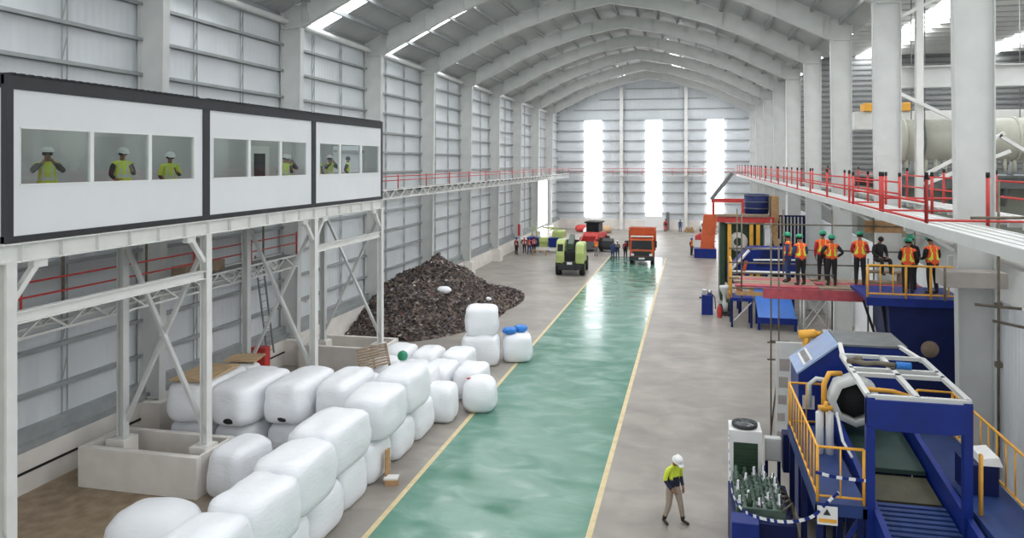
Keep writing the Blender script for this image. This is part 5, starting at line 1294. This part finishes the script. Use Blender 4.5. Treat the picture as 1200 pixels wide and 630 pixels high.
for x in (6.1, 7.5):
    for y in (42.2, 43.4): b = MB(); b.tube((x, y, 0), (x, y, 2.6), .06, 8); mk('leg', b, 'steel', t)
for y in (42.2, 43.4):
    for p, q in (((6.1, y, .3), (7.5, y, 2.3)), ((7.5, y, .3), (6.1, y, 2.3))): b = MB(); b.bar(p, q, .05); mk('brace', b, 'steel', t)
b = MB(); b.box(6.0, 7.6, 42.1, 43.5, 2.6, 2.7); mk('top_plate', b, 'steel_d', t)
t = thing('red_crate', 'red box with a white lid on the floor by the low white wall', 'box', (7.35, 41.2, 0))
b = MB(); b.box(6.95, 7.75, 40.9, 41.4, 0, .5); mk('crate_body', b, 'red', t, bevel=.03); b = MB(); b.box(6.92, 7.78, 40.87, 41.43, .5, .62); mk('lid', b, 'white', t, bevel=.02)
def extinguisher(x, y, lab):
    t = thing('fire_extinguisher', lab, 'fire extinguisher', (x, y, 0), 0, 'fire extinguishers')
    b = MB(); b.lathe((0, 0, 0), [(.13, 0), (.14, .03), (.14, .62), (.06, .74), (.05, .8)], 12); mk('cylinder_body', b, 'red', t, world=False)
    b = MB(); b.bar((-.02, 0, .82), (.16, 0, .86), .03); b.tube((0, 0, .78), (0, 0, .86), .03, 6); mk('valve_handle', b, 'black', t, world=False)
    b = MB(); b.path([(.04, .0, .8), (.17, .02, .7), (.17, .02, .3)], .014, 5); mk('hose', b, 'black', t, world=False)
extinguisher(1.68, 46.2, 'red fire extinguisher beside the blue cabinet on the open floor')
extinguisher(8.05, 41.6, 'small red fire extinguisher beside the low white wall')
t = thing('welding_cabinet', 'blue cabinet with grey gear on top on the open concrete floor', 'cabinet', (.95, 47.1, 0))
b = MB(); b.box(.6, 1.3, 46.8, 47.5, 0, 1.25); mk('cabinet_body', b, 'blue', t, bevel=.03); b = MB(); b.box(.65, .9, 46.9, 47.3, 1.25, 1.55); b.lathe((1.1, 47.1, 1.25), [(.14, 0), (.14, .25), (.05, .3)], 10); mk('gauges', b, 'chrome', t)
b = MB(); b.path([(1.25, 47, 1.3), (1.42, 46.9, 1.1), (1.46, 46.8, .4)], .03, 6); mk('hose', b, 'black', t)
t = thing('pump_trolley', 'dark pump trolley with grey funnel right of the blue cabinet', 'pump', (1.95, 47.0, 0))
b = MB(); b.box(1.55, 2.35, 46.7, 47.4, .12, .25); mk('base', b, 'dark', t); b = MB(); b.lathe((2.0, 47.05, .25), [(.22, 0), (.22, .5), (.1, .6), (.1, 1.0), (.3, 1.45), (.3, 1.6)], 12); mk('funnel', b, 'steel', t)
b = MB(); b.lathe((1.75, 46.9, .25), [(.14, 0), (.16, .3), (.1, .45)], 10); b.lathe((2.25, 47.2, .25), [(.12, 0), (.12, .7), (.04, .8)], 10); mk('motor', b, 'green_d', t)
for x in (1.62, 2.28):
    b = MB(); b.lathe((x - .05, 46.75, .12), [(.03, 0), (.12, 0), (.12, .1), (.03, .1)], 10, 'X'); mk('wheel', b, 'black', t)
b = MB(); b.box(.5, 1.1, 52.4, 52.7, 0, .09); mk('floor_grate', b, 'dark', None, 'small dark grate on the concrete floor beyond the blue cabinet', 'grate', bevel=.01)

# ================================================================== annex behind the columns
t = thing('annex_truss', 'pale transverse beam with posts in the annex behind the right columns', 'steel truss', (14, 36, 0))
b = MB(); ibar(b, (8.6, 36.3, 13.65), (32.9, 36.3, 13.65), .4, 1.0, .05); mk('beam', b, 'steel', t)
for x in (10.2, 18.2, 26.2): b = MB(); ibar(b, (x, 35.9, 0), (x, 35.9, 17.9), .3, .3, .03, (0, 1, 0)); mk('post', b, 'steel_w', t)
for p, q in (((10.3, 35.6, 9.1), (13.6, 35.6, 11.0)), ((10.3, 35.5, 8.7), (13.8, 35.5, 10.2)), ((9.2, 35.6, 12.9), (12.4, 35.6, 11.2)), ((13.4, 35.6, 10.9), (15.6, 35.6, 9.4)), ((9.0, 35.8, 16.2), (11.8, 35.8, 17.6))): b = MB(); b.bar(p, q, .15); mk('brace', b, 'steel_w', t)
t = thing('overhead_crane', 'travelling crane girder with orange end boxes in the annex', 'crane', (14, 43, 11.4))
b = MB(); b.box(8.8, 32.9, 42.5, 43.1, 11.5, 12.5); mk('girder', b, 'steel_w', t, bevel=.02)
for x in (9.5, 11.4): 
    b = MB(); b.box(x - .25, x + .25, 42.3, 43.3, 12.5, 12.95); mk('end_box', b, 'yellow', t, bevel=.03)
b = MB(); b.box(8.8, 32.9, 42.6, 43.0, 11.1, 11.16); mk('rail', b, 'steel_d', t)
t = thing('air_duct', 'huge cream round duct crossing the annex behind the nearest columns', 'duct', (20, 37.5, 9.7))
b = MB(); b.tube((9.2, 37.5, 10.75), (32.9, 37.5, 10.9), 1.0, 20)
for i in range(9): b.lathe((9.8 + i * 2.4, 37.5, 10.76 + i * .015), [(1.0, 0), (1.07, 0), (1.07, .12), (1.0, .12)], 20, 'X', caps=False)
mk('duct_tube', b, 'pipe_cream', t)
for i in range(26):
    b = MB(); x = 9.6 + i * .42; b.tube((x, 37.2, 9.85), (x, 37.2, 9.25), .09, 7); mk('outlet_stub', b, 'pipe_cream', t)
for i in range(5):
    b = MB(); x = 10.6 + i * 4.8
    for s_ in (-1.05, 1.05): b.tube((x, 37.5 + s_, 10.7), (x, 37.5 + s_, 18.0), .025, 5)
    b.lathe((x, 37.5, 10.77), [(1.02, 0), (1.1, 0), (1.1, .08), (1.02, .08)], 20, 'X', caps=False); mk('hanger', b, 'steel_d', t)
t = thing('column_scaffold', 'dark tube scaffold standing against the big column nearest the viewer', 'scaffold', (7.8, 20.8, 0))
poles(t, 'standard', [((7.85, 20.9, 0), (7.85, 20.9, 9.2)), ((6.6, 21.0, 6.0), (6.6, 21.0, 6.9))], .035)
poles(t, 'ledger', [((7.3, 20.95, 5.95), (8.35, 20.8, 5.9)), ((7.7, 20.85, 5.55), (8.35, 20.3, 5.5))], .04)
for z in (4.4, 5.95, 7.4): b = MB(); b.box(7.78, 7.93, 20.83, 20.98, z - .07, z + .07); mk('coupler', b, 'scaf', t)
t = thing('pipe_bundle', 'white pipes and dark cable tray lying along the top of the right partition', 'pipes', (9.2, 22, 6))
for x, z, r_ in ((8.85, 6.9, .14), (9.25, 6.75, .18), (9.7, 6.9, .12)):
    b = MB(); b.tube((x, 14, z), (x, 34, z), r_, 10); mk('pipe', b, 'steel_w', t)
b = MB(); b.box(10.0, 10.9, 14, 34, 6.5, 7.1); mk('cable_tray', b, 'dark', t)
for y in (15, 21, 27, 33): b = MB(); b.box(8.6, 11, y, y + .15, 0 if y != 15 else 0, 6.5); mk('trestle', b, 'steel', t)
t = thing('annex_plant', 'grey green plant with pipes seen beneath the cream duct', 'machine', (14, 46, 0))
b = MB(); b.box(10.5, 20, 46, 50, 0, 8.2); mk('casing', b, mat('plant_green', (138, 142, 130), .6, 0, .1, 1), t, bevel=.05)
for i in range(6): b = MB(); b.tube((10.8 + i * 1.3, 45.6, 7.2), (11.5 + i * 1.3, 45.6, 10.2), .18, 8); mk('pipe', b, 'steel_d', t)
b = MB(); b.box(10.3, 21, 45, 51, 8.8, 8.95); b.box(10.5, 20.8, 45.2, 45.4, 8.2, 8.8); b.box(10.5, 20.8, 50.5, 50.8, 8.2, 8.8); mk('catwalk', b, 'steel_d', t)
